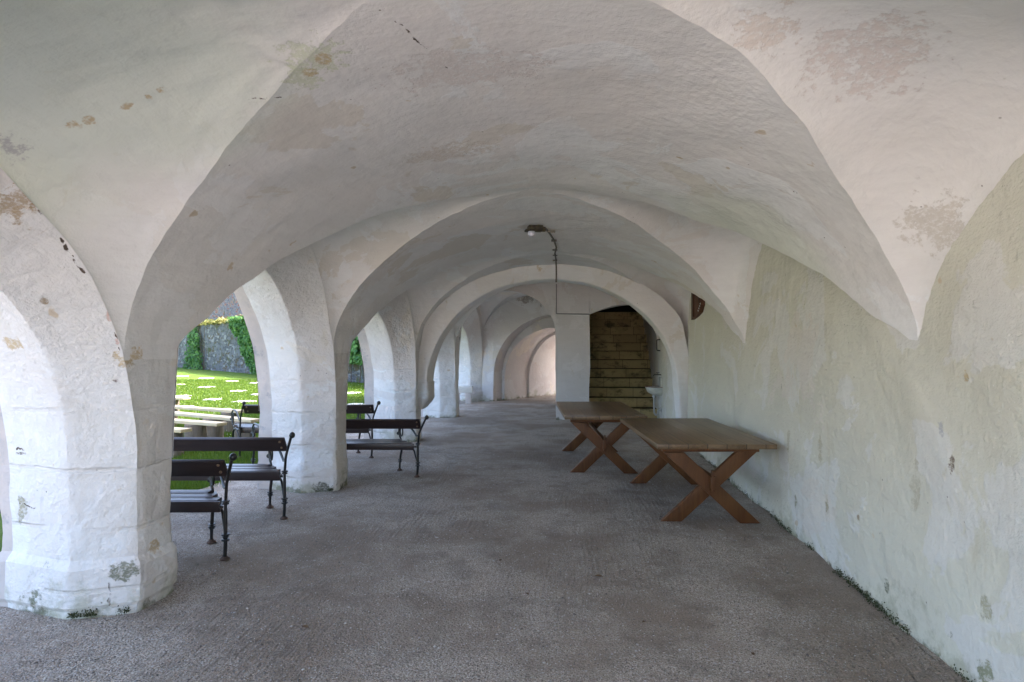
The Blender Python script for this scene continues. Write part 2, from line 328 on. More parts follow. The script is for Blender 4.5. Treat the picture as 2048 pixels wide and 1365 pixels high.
# ------------------------------------------------------------------ mesh helpers
class MB:
    def __init__(s): s.v = []; s.f = []; s.mi = []
    def grid(s, rows, mi=0, flip=False, closed=False):
        """rows: list of equal-length lists of points"""
        b = len(s.v); nr = len(rows); nc = len(rows[0])
        for r in rows:
            for p in r: s.v.append(tuple(p))
        for i in range(nr - 1):
            for j in range(nc if closed else nc - 1):
                j2 = (j + 1) % nc
                q = (b + i * nc + j, b + i * nc + j2, b + (i + 1) * nc + j2, b + (i + 1) * nc + j)
                s.f.append(q[::-1] if flip else q)
                s.mi.append(mi[j] if isinstance(mi, list) else mi)
    def poly(s, pts, mi=0):
        b = len(s.v); s.v += [tuple(p) for p in pts]; s.f.append(tuple(range(b, b + len(pts)))); s.mi.append(mi)
    def box(s, c, d, rot=None, mi=0, taper=None):
        b = len(s.v)
        for z in (-1, 1):
            for x, y in ((-1, -1), (1, -1), (1, 1), (-1, 1)):
                k = 1 if (taper is None or z < 0) else taper
                p = Vector((x * d[0] / 2 * k, y * d[1] / 2 * k, z * d[2] / 2))
                if rot is not None: p = rot @ p
                s.v.append(tuple(p + Vector(c)))
        for q in ((0, 3, 2, 1), (4, 5, 6, 7), (0, 1, 5, 4), (1, 2, 6, 5), (2, 3, 7, 6), (3, 0, 4, 7)):
            s.f.append(tuple(b + i for i in q)); s.mi.append(mi)
    def tube(s, pts, r, n=8, mi=0, cap=True):
        pts = [Vector(p) for p in pts]
        rr = r if isinstance(r, (list, tuple)) else [r] * len(pts)
        rows = []; up = None
        for i, p in enumerate(pts):
            t = (pts[min(i + 1, len(pts) - 1)] - pts[max(i - 1, 0)]).normalized()
            if up is None:
                up = Vector((0, 0, 1)) if abs(t.z) < .9 else Vector((1, 0, 0))
            a = (up - t * up.dot(t)).normalized(); up = a; bb = t.cross(a)
            rows.append([p + (a * math.cos(2 * PI * k / n) + bb * math.sin(2 * PI * k / n)) * rr[i] for k in range(n)])
        s.grid(rows, mi, closed=True, flip=True)
        if cap:
            s.poly(rows[0], mi); s.poly(rows[-1][::-1], mi)
    def lathe(s, prof, c, n=16, mi=0, mat=None):
        rows = []
        for (r, z) in prof:
            row = []
            for k in range(n):
                p = Vector((r * math.cos(2 * PI * k / n), r * math.sin(2 * PI * k / n), z))
                if mat is not None: p = mat @ p
                row.append(p + Vector(c))
            rows.append(row)
        s.grid(rows, mi, closed=True)
        s.poly(rows[0][::-1], mi); s.poly(rows[-1], mi)
    def build(s, name, mats, parent=None, weld=1e-4, smooth=40, disp=0, bevel=0, norm=True):
        me = bpy.data.meshes.new(name); me.from_pydata(s.v, [], s.f)
        for m in (mats if isinstance(mats, (list, tuple)) else [mats]): me.materials.append(m)
        me.polygons.foreach_set('material_index', s.mi)
        bm = bmesh.new(); bm.from_mesh(me)
        if weld: bmesh.ops.remove_doubles(bm, verts=bm.verts, dist=weld)
        if norm: bmesh.ops.recalc_face_normals(bm, faces=bm.faces)
        if bevel:
            es = [e for e in bm.edges if len(e.link_faces) == 2 and e.calc_face_angle(0) > .6]
            bmesh.ops.bevel(bm, geom=es, offset=bevel, segments=2, affect='EDGES', profile=.6)
        if disp:
            for v in bm.verts: v.co += wob(v.co) * disp
        bm.to_mesh(me); bm.free()
        if smooth:
            me.polygons.foreach_set('use_smooth', [True] * len(me.polygons))
            me.set_sharp_from_angle(angle=math.radians(smooth))
        o = bpy.data.objects.new(name, me); COL.objects.link(o)
        if parent is not None: o.parent = parent
        return o

def wob(p):
    a = noise.noise_vector(p * .9 + Vector((3, 1, 7))) * .022
    b = noise.noise_vector(p * 2.7 + Vector((9, 4, 2))) * .013
    c = noise.noise_vector(p * 8.0 + Vector((1, 8, 5))) * .006
    d = noise.noise_vector(p * 17.0 + Vector((2, 6, 8))) * .0035
    return a + b + c + d

def tag(o, label=None, cat=None, group=None, kind=None):
    if label: o['label'] = label
    if cat: o['category'] = cat
    if group: o['group'] = group
    if kind: o['kind'] = kind
    return o
def empty(name, loc=(0, 0, 0), rz=0.):
    o = bpy.data.objects.new(name, None); COL.objects.link(o); o.location = loc; o.rotation_euler = (0, 0, rz)
    o.empty_display_size = .1; return o
def copy_tree(o, parent=None):
    c = o.copy(); COL.objects.link(c)
    if parent is not None: c.parent = parent
    for ch in list(o.children): copy_tree(ch, c)
    return c

def fillet(pts, rad, n=3, seg=None):
    """polyline with rounded inner corners; seg = subdivisions of each straight run"""
    pts = [Vector(p) for p in pts]; out = []; idx = []
    N = len(pts)
    ends = []
    for i, p in enumerate(pts):
        if i == 0 or i == N - 1 or rad[i] == 0: ends.append((p, p)); continue
        a = pts[i - 1] - p; b = pts[i + 1] - p
        r = min(rad[i], a.length * .45, b.length * .45)
        ends.append((p + a.normalized() * r, p + b.normalized() * r))
    for i in range(N):
        e0, e1 = ends[i]
        if (e0 - e1).length > 1e-6:
            for k in range(n + 1):
                t = k / n
                out.append(e0 * (1 - t) ** 2 + pts[i] * 2 * t * (1 - t) + e1 * t ** 2); idx.append(i if t > .5 else i - 1)
        else: out.append(pts[i]); idx.append(i)
        if i < N - 1:
            a, b = ends[i][1], ends[i + 1][0]; m = seg[i] if seg else 3
            for k in range(1, m): out.append(a.lerp(b, k / m)); idx.append(i)
    return out, idx

# ------------------------------------------------------------------ the vaulted gallery
XC, W = -.385, 2.315                 # barrel centre and half width
XL, XR = XC - W, XC + W              # -2.70 / 1.93
XO = -3.62                           # courtyard face
ZC = 3.06                            # crown
YL = [-6.6, -3.1, .37, 3.72, 6.87, 10.4, 13.9, 18.1]
YR = [-6.6, -3.1, .30, 3.60, 6.95, 10.4, 13.9, 18.1]
RB = [1.45, 1.45, 1.40, 1.60, 1.40, 1.40, 1.35]        # rise of the arcade arch of bay i (pillar i to i+1)
RCs = [1.9, 1.9, 1.75, 2.10, 2.00, 2.0, 1.9]           # rise of its inner edge
YCR = [-4.85, -1.35, 2.02, 5.43, 8.95, 12.1, 15.8]     # where the groins meet
ZS = .9
FN_R = [(0, 1), (.34, .97), (.53, .95), (.65, .9), (.71, .84), (.81, .7), (.93, .42), (.98, .25), (1, 0)]
FN_L = [(0, 1), (.16, 1), (.33, .96), (.45, .86), (.6, .76), (.75, .65), (.86, .48), (.92, .36), (.98, .18), (1, 0)]
FF_R = [(0, 1), (.15, .9), (.3, .78), (.5, .58), (.65, .36), (.8, .14), (.9, .04), (1, 0)]
FF_L = [(0, 1), (.12, .84), (.3, .62), (.46, .43), (.62, .24), (.75, .11), (.9, .02), (1, 0)]
FF_R2 = [(0, 1), (.1, .91), (.25, .74), (.36, .60), (.58, .18), (.75, -.08), (.88, -.20), (.96, -.16), (1, 0)]
def interp(tab, t):
    xs = [a for a, b in tab]; ys = [b for a, b in tab]; n = len(xs)
    if t <= xs[0]: return ys[0]
    if t >= xs[-1]: return ys[-1]
    m = []
    for i in range(n):
        if i == 0: m.append((ys[1] - ys[0]) / (xs[1] - xs[0]))
        elif i == n - 1: m.append((ys[-1] - ys[-2]) / (xs[-1] - xs[-2]))
        else:
            a = (ys[i] - ys[i - 1]) / (xs[i] - xs[i - 1]); b = (ys[i + 1] - ys[i]) / (xs[i + 1] - xs[i])
            m.append(0 if a * b <= 0 else 2 * a * b / (a + b))
    for i in range(n - 1):
        if xs[i] <= t <= xs[i + 1]:
            h = xs[i + 1] - xs[i]; u = (t - xs[i]) / h
            return ((2 * u ** 3 - 3 * u * u + 1) * ys[i] + (u ** 3 - 2 * u * u + u) * h * m[i] +
                    (-2 * u ** 3 + 3 * u * u) * ys[i + 1] + (u ** 3 - u * u) * h * m[i + 1])
ZW = 1.56
def z1(t): return ZW + (ZC - ZW) * math.sqrt(max(0, 1 - t * t))
def bay_span(b):                                  # left wall arch: centre, half span
    a, c = YL[b] + .08, YL[b + 1] - .25
    return (a + c) / 2, (c - a) / 2
def s0(b): return math.sqrt(1 - ((ZW - ZS) / RCs[b]) ** 2)
def edgeN(b):                                     # left start of bay b's near groin / right start
    c, h = bay_span(b); return c - s0(b) * h, YR[b]
def edgeF(b):
    c, h = bay_span(b); return c + s0(b) * h, YR[b + 1]
def yN(b, t):
    e = edgeN(b)[0 if t < 0 else 1]; f = interp(FN_L if t < 0 else FN_R, abs(t))
    return e + f * (YCR[b] - e)
def yF(b, t):
    e = edgeF(b)[0 if t < 0 else 1]; f = interp(FF_L if t < 0 else (FF_R2 if b in (3, 4) else FF_R), abs(t))
    return e + f * (YCR[b] - e)
def tX(t): return XC + W * t
NT_ = 90
TS = [math.sin(-PI / 2 + PI * i / (2 * NT_)) for i in range(2 * NT_ + 1)]

gallery = empty('vaulted_gallery')
tag(gallery, 'long whitewashed groin vaulted gallery opening onto the lawn through arches', 'building')

def strip_rows(p, n=26):
    """barrel piece over pillar p: from far groin of bay p-1 to near groin of bay p"""
    rows = []
    for t in TS:
        a = yF(p - 1, t); b = yN(p, t)
        rows.append([(tX(t), a + (b - a) * k / n, z1(t)) for k in range(n + 1)])
    c0, h0 = bay_span(p - 1); c1, h1 = bay_span(p)
    low = []
    for i in range(7):
        z = ZS + (ZW - ZS) * i / 7
        a = c0 + h0 * math.sqrt(1 - ((z - ZS) / RCs[p - 1]) ** 2); b = c1 - h1 * math.sqrt(1 - ((z - ZS) / RCs[p]) ** 2)
        low.append([(XL, a + (b - a) * k / n, z) for k in range(n + 1)])
    return low + [[(XL, p_[1], p_[2]) for p_ in rows[0]]], rows
def web_rows(b, side, n=60):
    ts = [t for t in TS if (t <= 1e-9 if side < 0 else t >= -1e-9)]
    zw = ZS + RCs[b] if side < 0 else (2.72 if b == 2 else 3.0)
    pw = 1.6 if (side > 0 and b == 2) else 2.0
    rows = []
    for t in ts:
        k = abs(t) * (s0(b) if side < 0 else .9995)
        zc = ZC + (zw - ZC) * t * t
        a, c = yN(b, t), yF(b, t); row = []
        for i in range(n + 1):
            u = -math.cos(PI * i / n)
            if k < .02: sh = 1 - u * u
            else:
                e_ = 2 + (pw - 2) * abs(t) ** 3; ee = lambda q: max(0, 1 - abs(q) ** e_) ** (1 / e_)
                sh = (ee(k * u) - ee(k)) / (1 - ee(k))
            row.append((tX(t), a + (c - a) * (u + 1) / 2, z1(t) + (zc - z1(t)) * sh))
        rows.append(row)
    return rows
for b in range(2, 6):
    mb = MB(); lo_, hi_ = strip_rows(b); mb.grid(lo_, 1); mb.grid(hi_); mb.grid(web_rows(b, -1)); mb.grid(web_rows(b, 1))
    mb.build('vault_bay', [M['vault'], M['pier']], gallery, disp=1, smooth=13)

# arcade arches (soffit with splays either side) and pillars
AX = {3.72: -3.56}
def pier_plan(y, sgn, grow=0.):
    g = grow
    return [(XO - g, y + sgn * (.25 + g)), (AX.get(y, -3.47) - g * .3, y + sgn * (.25 + g)), (-3.05, y + sgn * (.36 + g)), (XL + .01 + g, y + sgn * ((.25 if sgn < 0 else .08) + g * .6))]
def arch_rows(b, n=44):
    ya, yb = YL[b], YL[b + 1]
    rows = []; ids = None
    for i in range(n + 1):
        th = PI * i / n; ct, st = math.cos(th), math.sin(th)
        pr = []
        for (x, off, rise) in ((XO, .25, RB[b] + .10), (-3.48, .25, RB[b] + .07), (-3.05, .36, RB[b]), (XL + .01, .25, RCs[b])):
            o2 = .08 if off == .25 and x > -3 else off
            c = (ya + o2 + yb - off) / 2; h = (yb - off - ya - o2) / 2
            if x == -3.48: x = AX.get(ya, -3.47) * (1 + ct) / 2 + AX.get(yb, -3.47) * (1 - ct) / 2
            pr.append((x, c - h * ct, ZS + rise * st))
        p, ids = fillet(pr, [0, .015, .022, 0], 2, [4, 6, 6])
        rows.append(p)
    return rows, ids
for b in range(2, 7):
    rows, ids = arch_rows(b)
    mb = MB(); mb.grid(rows, [1 if i < 1 else 0 for i in ids])
    mb.build('arcade_arch', [M['pier'], M['stone']], gallery, disp=1, smooth=17)
for p in range(2, 8):
    y = YL[p]; rows = []; n = 34
    for i in range(n + 1):
        z = -.05 + (ZS + .05) * i / n
        g = .028 if .05 < z < .30 else (.012 if z <= .05 else (.028 * max(0, 1 - (z - .30) / .03) if z < .33 else 0))
        if p != 3: g *= .3
        a = pier_plan(y, -1, g); c = pier_plan(y, 1, g)[::-1]
        poly = [(q[0], q[1], z) for q in a + c]
        pl, ids = fillet(poly, [0, .015, .022, .04, .04, .022, .015, 0], 2, [4, 6, 6, 5, 6, 6, 4])
        rows.append(pl)
    mb = MB(); mb.grid(rows, [1 if (i < 1 or i >= 6) else 0 for i in ids])
    mb.grid([[r[0] for r in rows], [r[-1] for r in rows]], 1)
    o = mb.build('pillar', [M['pier'], M['stone']], gallery, disp=1, smooth=17)

mb = MB(); mb.grid([[(XL + .006, 13.60 + .42 * k / 6, .85 + .1 * i) for k in range(7)] for i in range(17)])
mb.build('pillar_face', M['pier'], gallery, disp=1)
c_w, h_w = bay_span(6)
mb = MB(); mb.grid([[(XL - .03, c_w - h_w * math.cos(PI * i / 40), ZS + RCs[6] * math.sin(PI * i / 40) - .02 + (3.6 - ZS - RCs[6] * math.sin(PI * i / 40)) * k / 6) for k in range(7)] for i in range(41)])
mb.build('lunette_wall', M['room'], gallery, disp=1)
# outer face above the arches
def colwall(samples, ztop, axis, c0, c1, nz=2):
    """samples: list of (coordinate, zlow); wall between planes c0 and c1"""
    mb = MB()
    def P(u, c, z): return (u, c, z) if axis == 'x' else (c, u, z)
    for c in (c0, c1):
        mb.grid([[P(u, c, zl + (ztop - zl) * k / nz) for k in range(nz + 1)] for u, zl in samples])
    mb.grid([[P(u, c0 + (c1 - c0) * k / 3, zl) for k in range(4)] for u, zl in samples])
    for u, zl in (samples[0], samples[-1]):
        mb.grid([[P(u, c, zl + (ztop - zl) * k / nz) for k in range(nz + 1)] for c in (c0, c1)])
    return mb
HB = 7.0
smp = [(-1.4, 2.5), (YL[2] - .25, 2.5), (YL[2] - .249, 0.)]
for b in range(2, 7):
    c = (YL[b] + YL[b + 1]) / 2; h = (YL[b + 1] - YL[b]) / 2 - .25
    for i in range(25):
        th = PI * i / 24; smp.append((c - h * math.cos(th), ZS + (RB[b] + .10) * math.sin(th)))
smp2 = [(y, max(z, ZS)) for y, z in smp] + [(18.4, ZS), (18.4001, 0), (21.1, 0)]
mb = MB(); nz = 3
mb.grid([[(XO - .005, y, z + (HB - z) * k / nz) for k in range(nz + 1)] for y, z in smp2])
mb.build('outer_wall', M['stone'], gallery, smooth=0)
mb = MB(); mb.box((-.3, 9.8, HB + .15), (7.4, 23., .3)); mb.build('unseen_roof', M['stone'], gallery, smooth=0)  # unseen slab put in to block sky and sun
# long right-hand wall
mb = MB()
mb.grid([[(XR - .006 - .02 * max(0, 1 - z / 1.2) - sum(.030 * math.exp(-((y - yr) / .17) ** 2 - ((z - 1.36) / .20) ** 2) for yr in (3.6, 7.05)), y, z) for z in [-.05 + .06 * k for k in range(57)]] for y in [-1.5 + .06 * i for i in range(320)]])
mb.build('side_wall', M['wall'], gallery, disp=1, smooth=60)
mb = MB(); mb.box((3.2, 9.8, HB / 2), (.3, 22.6, HB)); mb.build('unseen_back_wall', M['stone'], gallery, smooth=0)  # unseen rear wall, put in to keep sky and sun from leaking in
# end behind the camera: unseen wall, gallery cut short and left open for light
mb = colwall([(XO, 2.5), (XL - .05, 2.5)] + [(XC - (W - .001) * math.cos(PI * i / 24), 1.6 + 1.5 * math.sin(PI * i / 24)) for i in range(25)] + [(1.951, 0), (3.05, 0)], HB, 'x', -1.55, -1.35); mb.build('unseen_end_wall', M['stone'], gallery, smooth=0)

# transverse arch on its corbel
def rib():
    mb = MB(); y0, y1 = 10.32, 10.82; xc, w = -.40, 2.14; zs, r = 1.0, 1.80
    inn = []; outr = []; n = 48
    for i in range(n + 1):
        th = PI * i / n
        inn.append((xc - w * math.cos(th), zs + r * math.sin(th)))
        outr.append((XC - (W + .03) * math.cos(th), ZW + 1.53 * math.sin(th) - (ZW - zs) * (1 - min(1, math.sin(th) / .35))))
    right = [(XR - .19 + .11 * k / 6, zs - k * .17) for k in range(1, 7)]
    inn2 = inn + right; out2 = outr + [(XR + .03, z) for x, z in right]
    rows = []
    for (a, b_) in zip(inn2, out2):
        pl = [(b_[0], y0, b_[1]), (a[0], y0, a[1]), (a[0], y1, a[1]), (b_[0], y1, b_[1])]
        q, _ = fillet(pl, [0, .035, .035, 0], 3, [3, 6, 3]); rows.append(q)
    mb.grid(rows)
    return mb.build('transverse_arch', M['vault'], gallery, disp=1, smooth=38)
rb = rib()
mb = MB()
rows = []
for i in range(13):
    f = i / 12; z = .52 + .50 * f
    x1 = XL + .02 + .17 * min(1, f / .42) ** .7; hy = .13 + .12 * min(1, f / .42) ** .7
    pl = [(XL - .12, 10.55 - hy, z), (x1, 10.55 - hy, z), (x1, 10.55 + hy, z), (XL - .12, 10.55 + hy, z)]
    q, _ = fillet(pl, [0, .05, .05, 0], 3, [4, 5, 4]); rows.append(q)
mb.grid(rows); mb.build('corbel', M['pier'], rb, disp=1, smooth=40)

# dividing wall with the passage arch and the stair doorway
YD = 13.5
smp = [(-2.75, 1.9)]
for i in range(33):
    x = -2.62 + (2.62 - .38) * (1 - math.cos(PI * i / 32)) / 2
    smp.append((x, 1.885 + 1.02 * math.sqrt(max(0, 1 - ((x + 1.5) / 1.12) ** 2))))
smp += [(-.38, 1.885), (-.3799, -.05), (-.2, -.05), (0, -.05), (.2, -.05), (.3599, -.05), (.36, 2.35)]
for i in range(1, 17):
    x = .36 + 1.60 * i / 16
    smp.append((x, 2.35 + .24 * math.sin(min(1, i / 9) * PI / 2)))
mb = colwall(smp, 3.35, 'x', YD, YD + .32, 14)
mb.build('dividing_wall', M['room'], gallery, disp=1, smooth=38)
# room beyond: barrel vault with a lunette on the arcade side
def room_vault():
    mb = MB(); x0, x1 = XL, .34; xc = (x0 + x1) / 2; w = (x1 - x0) / 2; zs, r = 1.86, 1.30
    ya, yb = 14.16, 17.84; yc = 16.0; n = 30
    def zz(t): return zs + r * math.sqrt(max(0, 1 - t * t))
    ts = [math.sin(-PI / 2 + PI * i / 80) for i in range(81)]
    yn = lambda t: ya + (yc - ya) * (1 - abs(t)); yf = lambda t: yb - (yb - yc) * (1 - abs(t))
    L = [t for t in ts if t <= 1e-9]
    mb.grid([[(xc + w * t, 13.8 + (yn(t) - 13.8) * k / 10, zz(t)) for k in range(11)] for t in L])
    mb.grid([[(xc + w * t, yf(t) + (17.95 - yf(t)) * k / 10, zz(t)) for k in range(11)] for t in L])
    rows = []
    for t in L:
        k = abs(t) * .999; a, c = yn(t), yf(t); row = []
        for i in range(n + 1):
            u = -math.cos(PI * i / n)
            sh = 1 - u * u if k < .02 else (math.sqrt(max(0, 1 - (k * u) ** 2)) - math.sqrt(1 - k * k)) / (1 - math.sqrt(1 - k * k))
            row.append((xc + w * t, a + (c - a) * (u + 1) / 2, zz(t) + (zs + r * .95 - zz(t)) * sh))
        rows.append(row)
    mb.grid(rows)
    Rr = [t for t in ts if t >= -1e-9]
    mb.grid([[(xc + w * t, 13.8 + 4.15 * k / 20, zz(t)) for k in range(21)] for t in Rr])
    mb.grid([[(x1, 13.8 + 4.15 * k / 20, zs + .03 - (zs + .1) * j / 8) for k in range(21)] for j in range(9)])
    return mb.build('room_vault', M['room'], gallery, disp=1, smooth=34)
room_vault()
# far end wall with the arched mouth of a skewed passage
def prof(xc, w, zs, r, n=40, foot=-.05):
    pts = [(xc - w, foot), (xc - w, zs * .5)]
    for i in range(n + 1):
        th = PI * i / n; pts.append((xc - w * math.cos(th), zs + r * math.sin(th)))
    return pts + [(xc + w, zs * .5), (xc + w, foot)]
P1 = prof(-.60, 1.77, .7, 1.87)
YE = 17.85
cut = [(x, z) for x, z in P1 if x <= .34]
smp = [(XL - .1, -.05), (XL + .05, -.05), (P1[0][0] - .001, -.05)] + [(x, z) for x, z in cut[1:]] + [(.36, cut[-1][1])]
mb = MB()
mb.grid([[(x, YE, z + (3.6 - z) * k / 16) for k in range(17)] for x, z in smp])
mb.build('far_wall', M['room'], gallery, disp=1, smooth=40)
def tunnel():
    mb = MB(); dx, dy = .5, .866
    def at(pr, s): return [(x + dx * s, YE + dy * s, z) for x, z in pr]
    ring = [(P1, 0.), (P1, .42)]
    P2 = prof(-.82, 1.47, .7, 1.50); P3 = prof(-.80, 1.55, .75, 1.50); P4 = prof(-.82, 1.46, .7, 1.46); P5 = prof(-.78, 1.52, .7, 1.5)
    seq = [(P1, 0.), (P1, .2), (P1, .42), (P2, .43), (P2, .8), (P2, 1.1), (P3, 1.11), (P3, 1.5), (P3, 1.75), (P4, 1.76), (P4, 2.2), (P5, 2.21), (P5, 2.8), (P5, 4.7)]
    mb.grid([at(p, s) for p, s in seq])
    return mb.build('passage', M['tunnel'], gallery, disp=1, smooth=38)
tunnel()

# stone stair with its own flank wall
stair = empty('staircase'); stair.parent = gallery
y0, rise, tread = 14.02, .218, .275
for i in range(12):
    mb = MB(); wv = random.uniform(-.012, .012)
    mb.box((1.16, y0 + i * tread + .35 + wv, (i + .5) * rise), (1.64, .70, rise - .001), Matrix.Rotation(random.uniform(-.012, .012), 3, 'Z'))
    mb.build('step', M['steps'], stair, bevel=.03, smooth=30)
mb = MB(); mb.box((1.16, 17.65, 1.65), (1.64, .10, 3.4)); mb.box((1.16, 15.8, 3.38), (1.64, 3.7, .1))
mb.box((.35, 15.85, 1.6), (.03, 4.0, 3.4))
mb.build('stair_enclosure', M['dark'], stair, smooth=0)  # near-black colour stands in for the shade at the stair top

# ------------------------------------------------------------------ ground
def sheet(name, x0, x1, y0, y1, z, m, nx=2, ny=2, label=None):
    mb = MB(); mb.grid([[(x0 + (x1 - x0) * i / nx, y0 + (y1 - y0) * j / ny, z) for j in range(ny + 1)] for i in range(nx + 1)])
    o = mb.build(name, m, smooth=0, weld=0); o['kind'] = 'structure'; 
    for p in o.data.polygons:
        if p.normal.z < 0: o.data.flip_normals(); break
    return o
sheet('ground', -300, 300, -300, 300, -.012, M['earth'])
# gravel of the gallery: gently uneven, with a ragged edge against the lawn
mb = MB()
ys = [-7 + .09 * j for j in range(305)]
def edge_x(y): return -4.28 + .16 * noise.noise(Vector((y * .8, 1, 3))) + .05 * noise.noise(Vector((y * 4, 5, 3)))
rows = []
for y in ys:
    row = []
    for i in range(66):
        f = i / 65; x = edge_x(y) + (2.02 - edge_x(y)) * f if y < 17.9 else edge_x(y) + (2.9 - edge_x(y)) * f
        q = Vector((x, y, 0))
        bank = max(0, (x - 1.70) / .25) if y < 13.4 else 0
        z = .045 * bank * max(0, .45 + noise.noise(Vector((y * 1.7, 3, 1)))) + .012 * noise.noise(q * .9) + .006 * noise.noise(q * 3.1) + .003 * noise.noise(q * 9)
        row.append((x, y, z))
    rows.append(row)
mb.grid(rows)
g = mb.build('gravel_floor', M['gravel'], weld=0, smooth=60); g['kind'] = 'structure'
sheet('lawn', -60, -4.05, 2.6, 60, -.006, M['lawn'])

# tracks scraped into the gravel in front of the tables, a low relief on the floor itself
# loose stones on the gravel
def scatter_tris(name, P, S, N, mat, shape='stone'):
    """P (n,3) positions, S sizes; one mesh"""
    n = len(P); rng = np.random.default_rng(3)
    base = np.array([(1, 0, 0), (0, 1, 0), (-1, 0, 0), (0, -1, 0), (0, 0, 1), (0, 0, -1)], float)
    fc = np.array([(0, 1, 4), (1, 2, 4), (2, 3, 4), (3, 0, 4), (1, 0, 5), (2, 1, 5), (3, 2, 5), (0, 3, 5)])
    ang = rng.uniform(0, 2 * PI, n); sx = S * rng.uniform(.7, 1.4, n); sy = S * rng.uniform(.6, 1.1, n); sz = S * rng.uniform(.4, .8, n)
    v = np.empty((n, 6, 3)); c, s_ = np.cos(ang), np.sin(ang)
    jit = 1 + rng.uniform(-.25, .25, (n, 6))
    bx = base[None, :, 0] * sx[:, None] * jit; by = base[None, :, 1] * sy[:, None] * jit; bz = base[None, :, 2] * sz[:, None]
    v[:, :, 0] = bx * c[:, None] - by * s_[:, None] + P[:, 0:1]
    v[:, :, 1] = bx * s_[:, None] + by * c[:, None] + P[:, 1:2]
    v[:, :, 2] = bz + P[:, 2:3]
    f = (np.arange(n)[:, None, None] * 6 + fc[None]).reshape(-1, 3)
    return raw_mesh(name, v.reshape(-1, 3), f, mat, np.repeat(rng.uniform(0, 1, n) ** 2.0, 6))
def raw_mesh(name, v, f, mat, tone=None):
    me = bpy.data.meshes.new(name)
    me.vertices.add(len(v)); me.vertices.foreach_set('co', v.ravel())
    k = f.shape[1]
    me.loops.add(f.size); me.loops.foreach_set('vertex_index', f.ravel().astype(np.int32))
    me.polygons.add(len(f)); me.polygons.foreach_set('loop_start', (np.arange(len(f)) * k).astype(np.int32))
    me.update(calc_edges=True); me.validate()
    if tone is not None:
        at = me.attributes.new('tone', 'FLOAT', 'POINT'); at.data.foreach_set('value', tone.astype(np.float32))
    me.materials.append(mat)
    o = bpy.data.objects.new(name, me); COL.objects.link(o); return o
rng = np.random.default_rng(11)
n = 42000
py = 2.0 + 7.5 * rng.uniform(0, 1, n) ** 1.7; px = rng.uniform(-3.9, 1.86, n)
gz = np.array([.012 * noise.noise(Vector((a, b, 0)) * .9) + .006 * noise.noise(Vector((a, b, 0)) * 3.1) + .003 * noise.noise(Vector((a, b, 0)) * 9) for a, b in zip(px, py)])
S = rng.uniform(.0028, .0060, n) * (1 + .9 * (rng.uniform(0, 1, n) > .97))
o = scatter_tris('gravel_stones', np.stack([px, py, gz + .001], 1), S, n, M['pebble'])
tag(o, 'loose crushed stone lying on the gallery floor', 'gravel', kind='stuff')

# ------------------------------------------------------------------ tables
def make_table():
    root = empty('trestle_table')
    L, Wd, H = 1.98, 1.08, .76
    mb = MB(); mb.box((0, 0, H - .022), (Wd, L, .044)); mb.build('table_top', M['table_top'], root, bevel=.006, smooth=30)
    for sg in (-1, 1):
        y = sg * (L / 2 - .21)
        mb = MB(); mb.box((0, y, H - .072), (Wd - .18, .07, .054)); mb.build('cleat', M['table_leg'], root, bevel=.006, smooth=30)
        hz = H - .10; half = .36
        for k in (-1, 1):                    # the crossing legs, cut level with ground and top
            mb = MB(); w = .145; t = .055; yy = y + k * .0275
            a0, a1 = -k * half, k * half * .97
            pts = []
            for (z, xc) in ((0, a0), (hz, a1)):
                pts += [(xc - w / 2 * 1.32, z), (xc + w / 2 * 1.32, z)]
            q = [pts[0], pts[1], pts[3], pts[2]]
            fr = [(x, yy - t / 2 + .0008, z) for x, z in q]; bk = [(x, yy + t / 2 - .0008, z) for x, z in q]
            mb.poly(fr); mb.poly(bk[::-1])
            for i in range(4): mb.poly([fr[i], bk[i], bk[(i + 1) % 4], fr[(i + 1) % 4]])
            mb.build('leg', M['table_leg'], root, bevel=.007, smooth=30)
        mb = MB(); mb.box((0, y + sg * .078, .40), (.03, .045, .20), taper=.7); mb.build('wedge', M['table_leg'], root, bevel=.004, smooth=30)
    mb = MB(); mb.box((0, 0, .385), (.05, L - .20, .12)); mb.build('stretcher', M['table_leg'], root, bevel=.006, smooth=30)
    return root
tb = make_table()
tb.location = (1.205, 6.56, .004); tb.rotation_euler = (0, 0, math.radians(5.3))
tag(tb, 'nearer brown wooden table with crossed legs, pushed against the right wall', 'table', 'brown tables with crossed legs')
t2 = copy_tree(tb); t2.location = (.33, 8.68, .004); t2.rotation_euler = (0, 0, math.radians(5.0)); t2.scale = (.97, 1.02, 1)
t2['label'] = 'farther brown wooden table with crossed legs, standing before the stone stair'

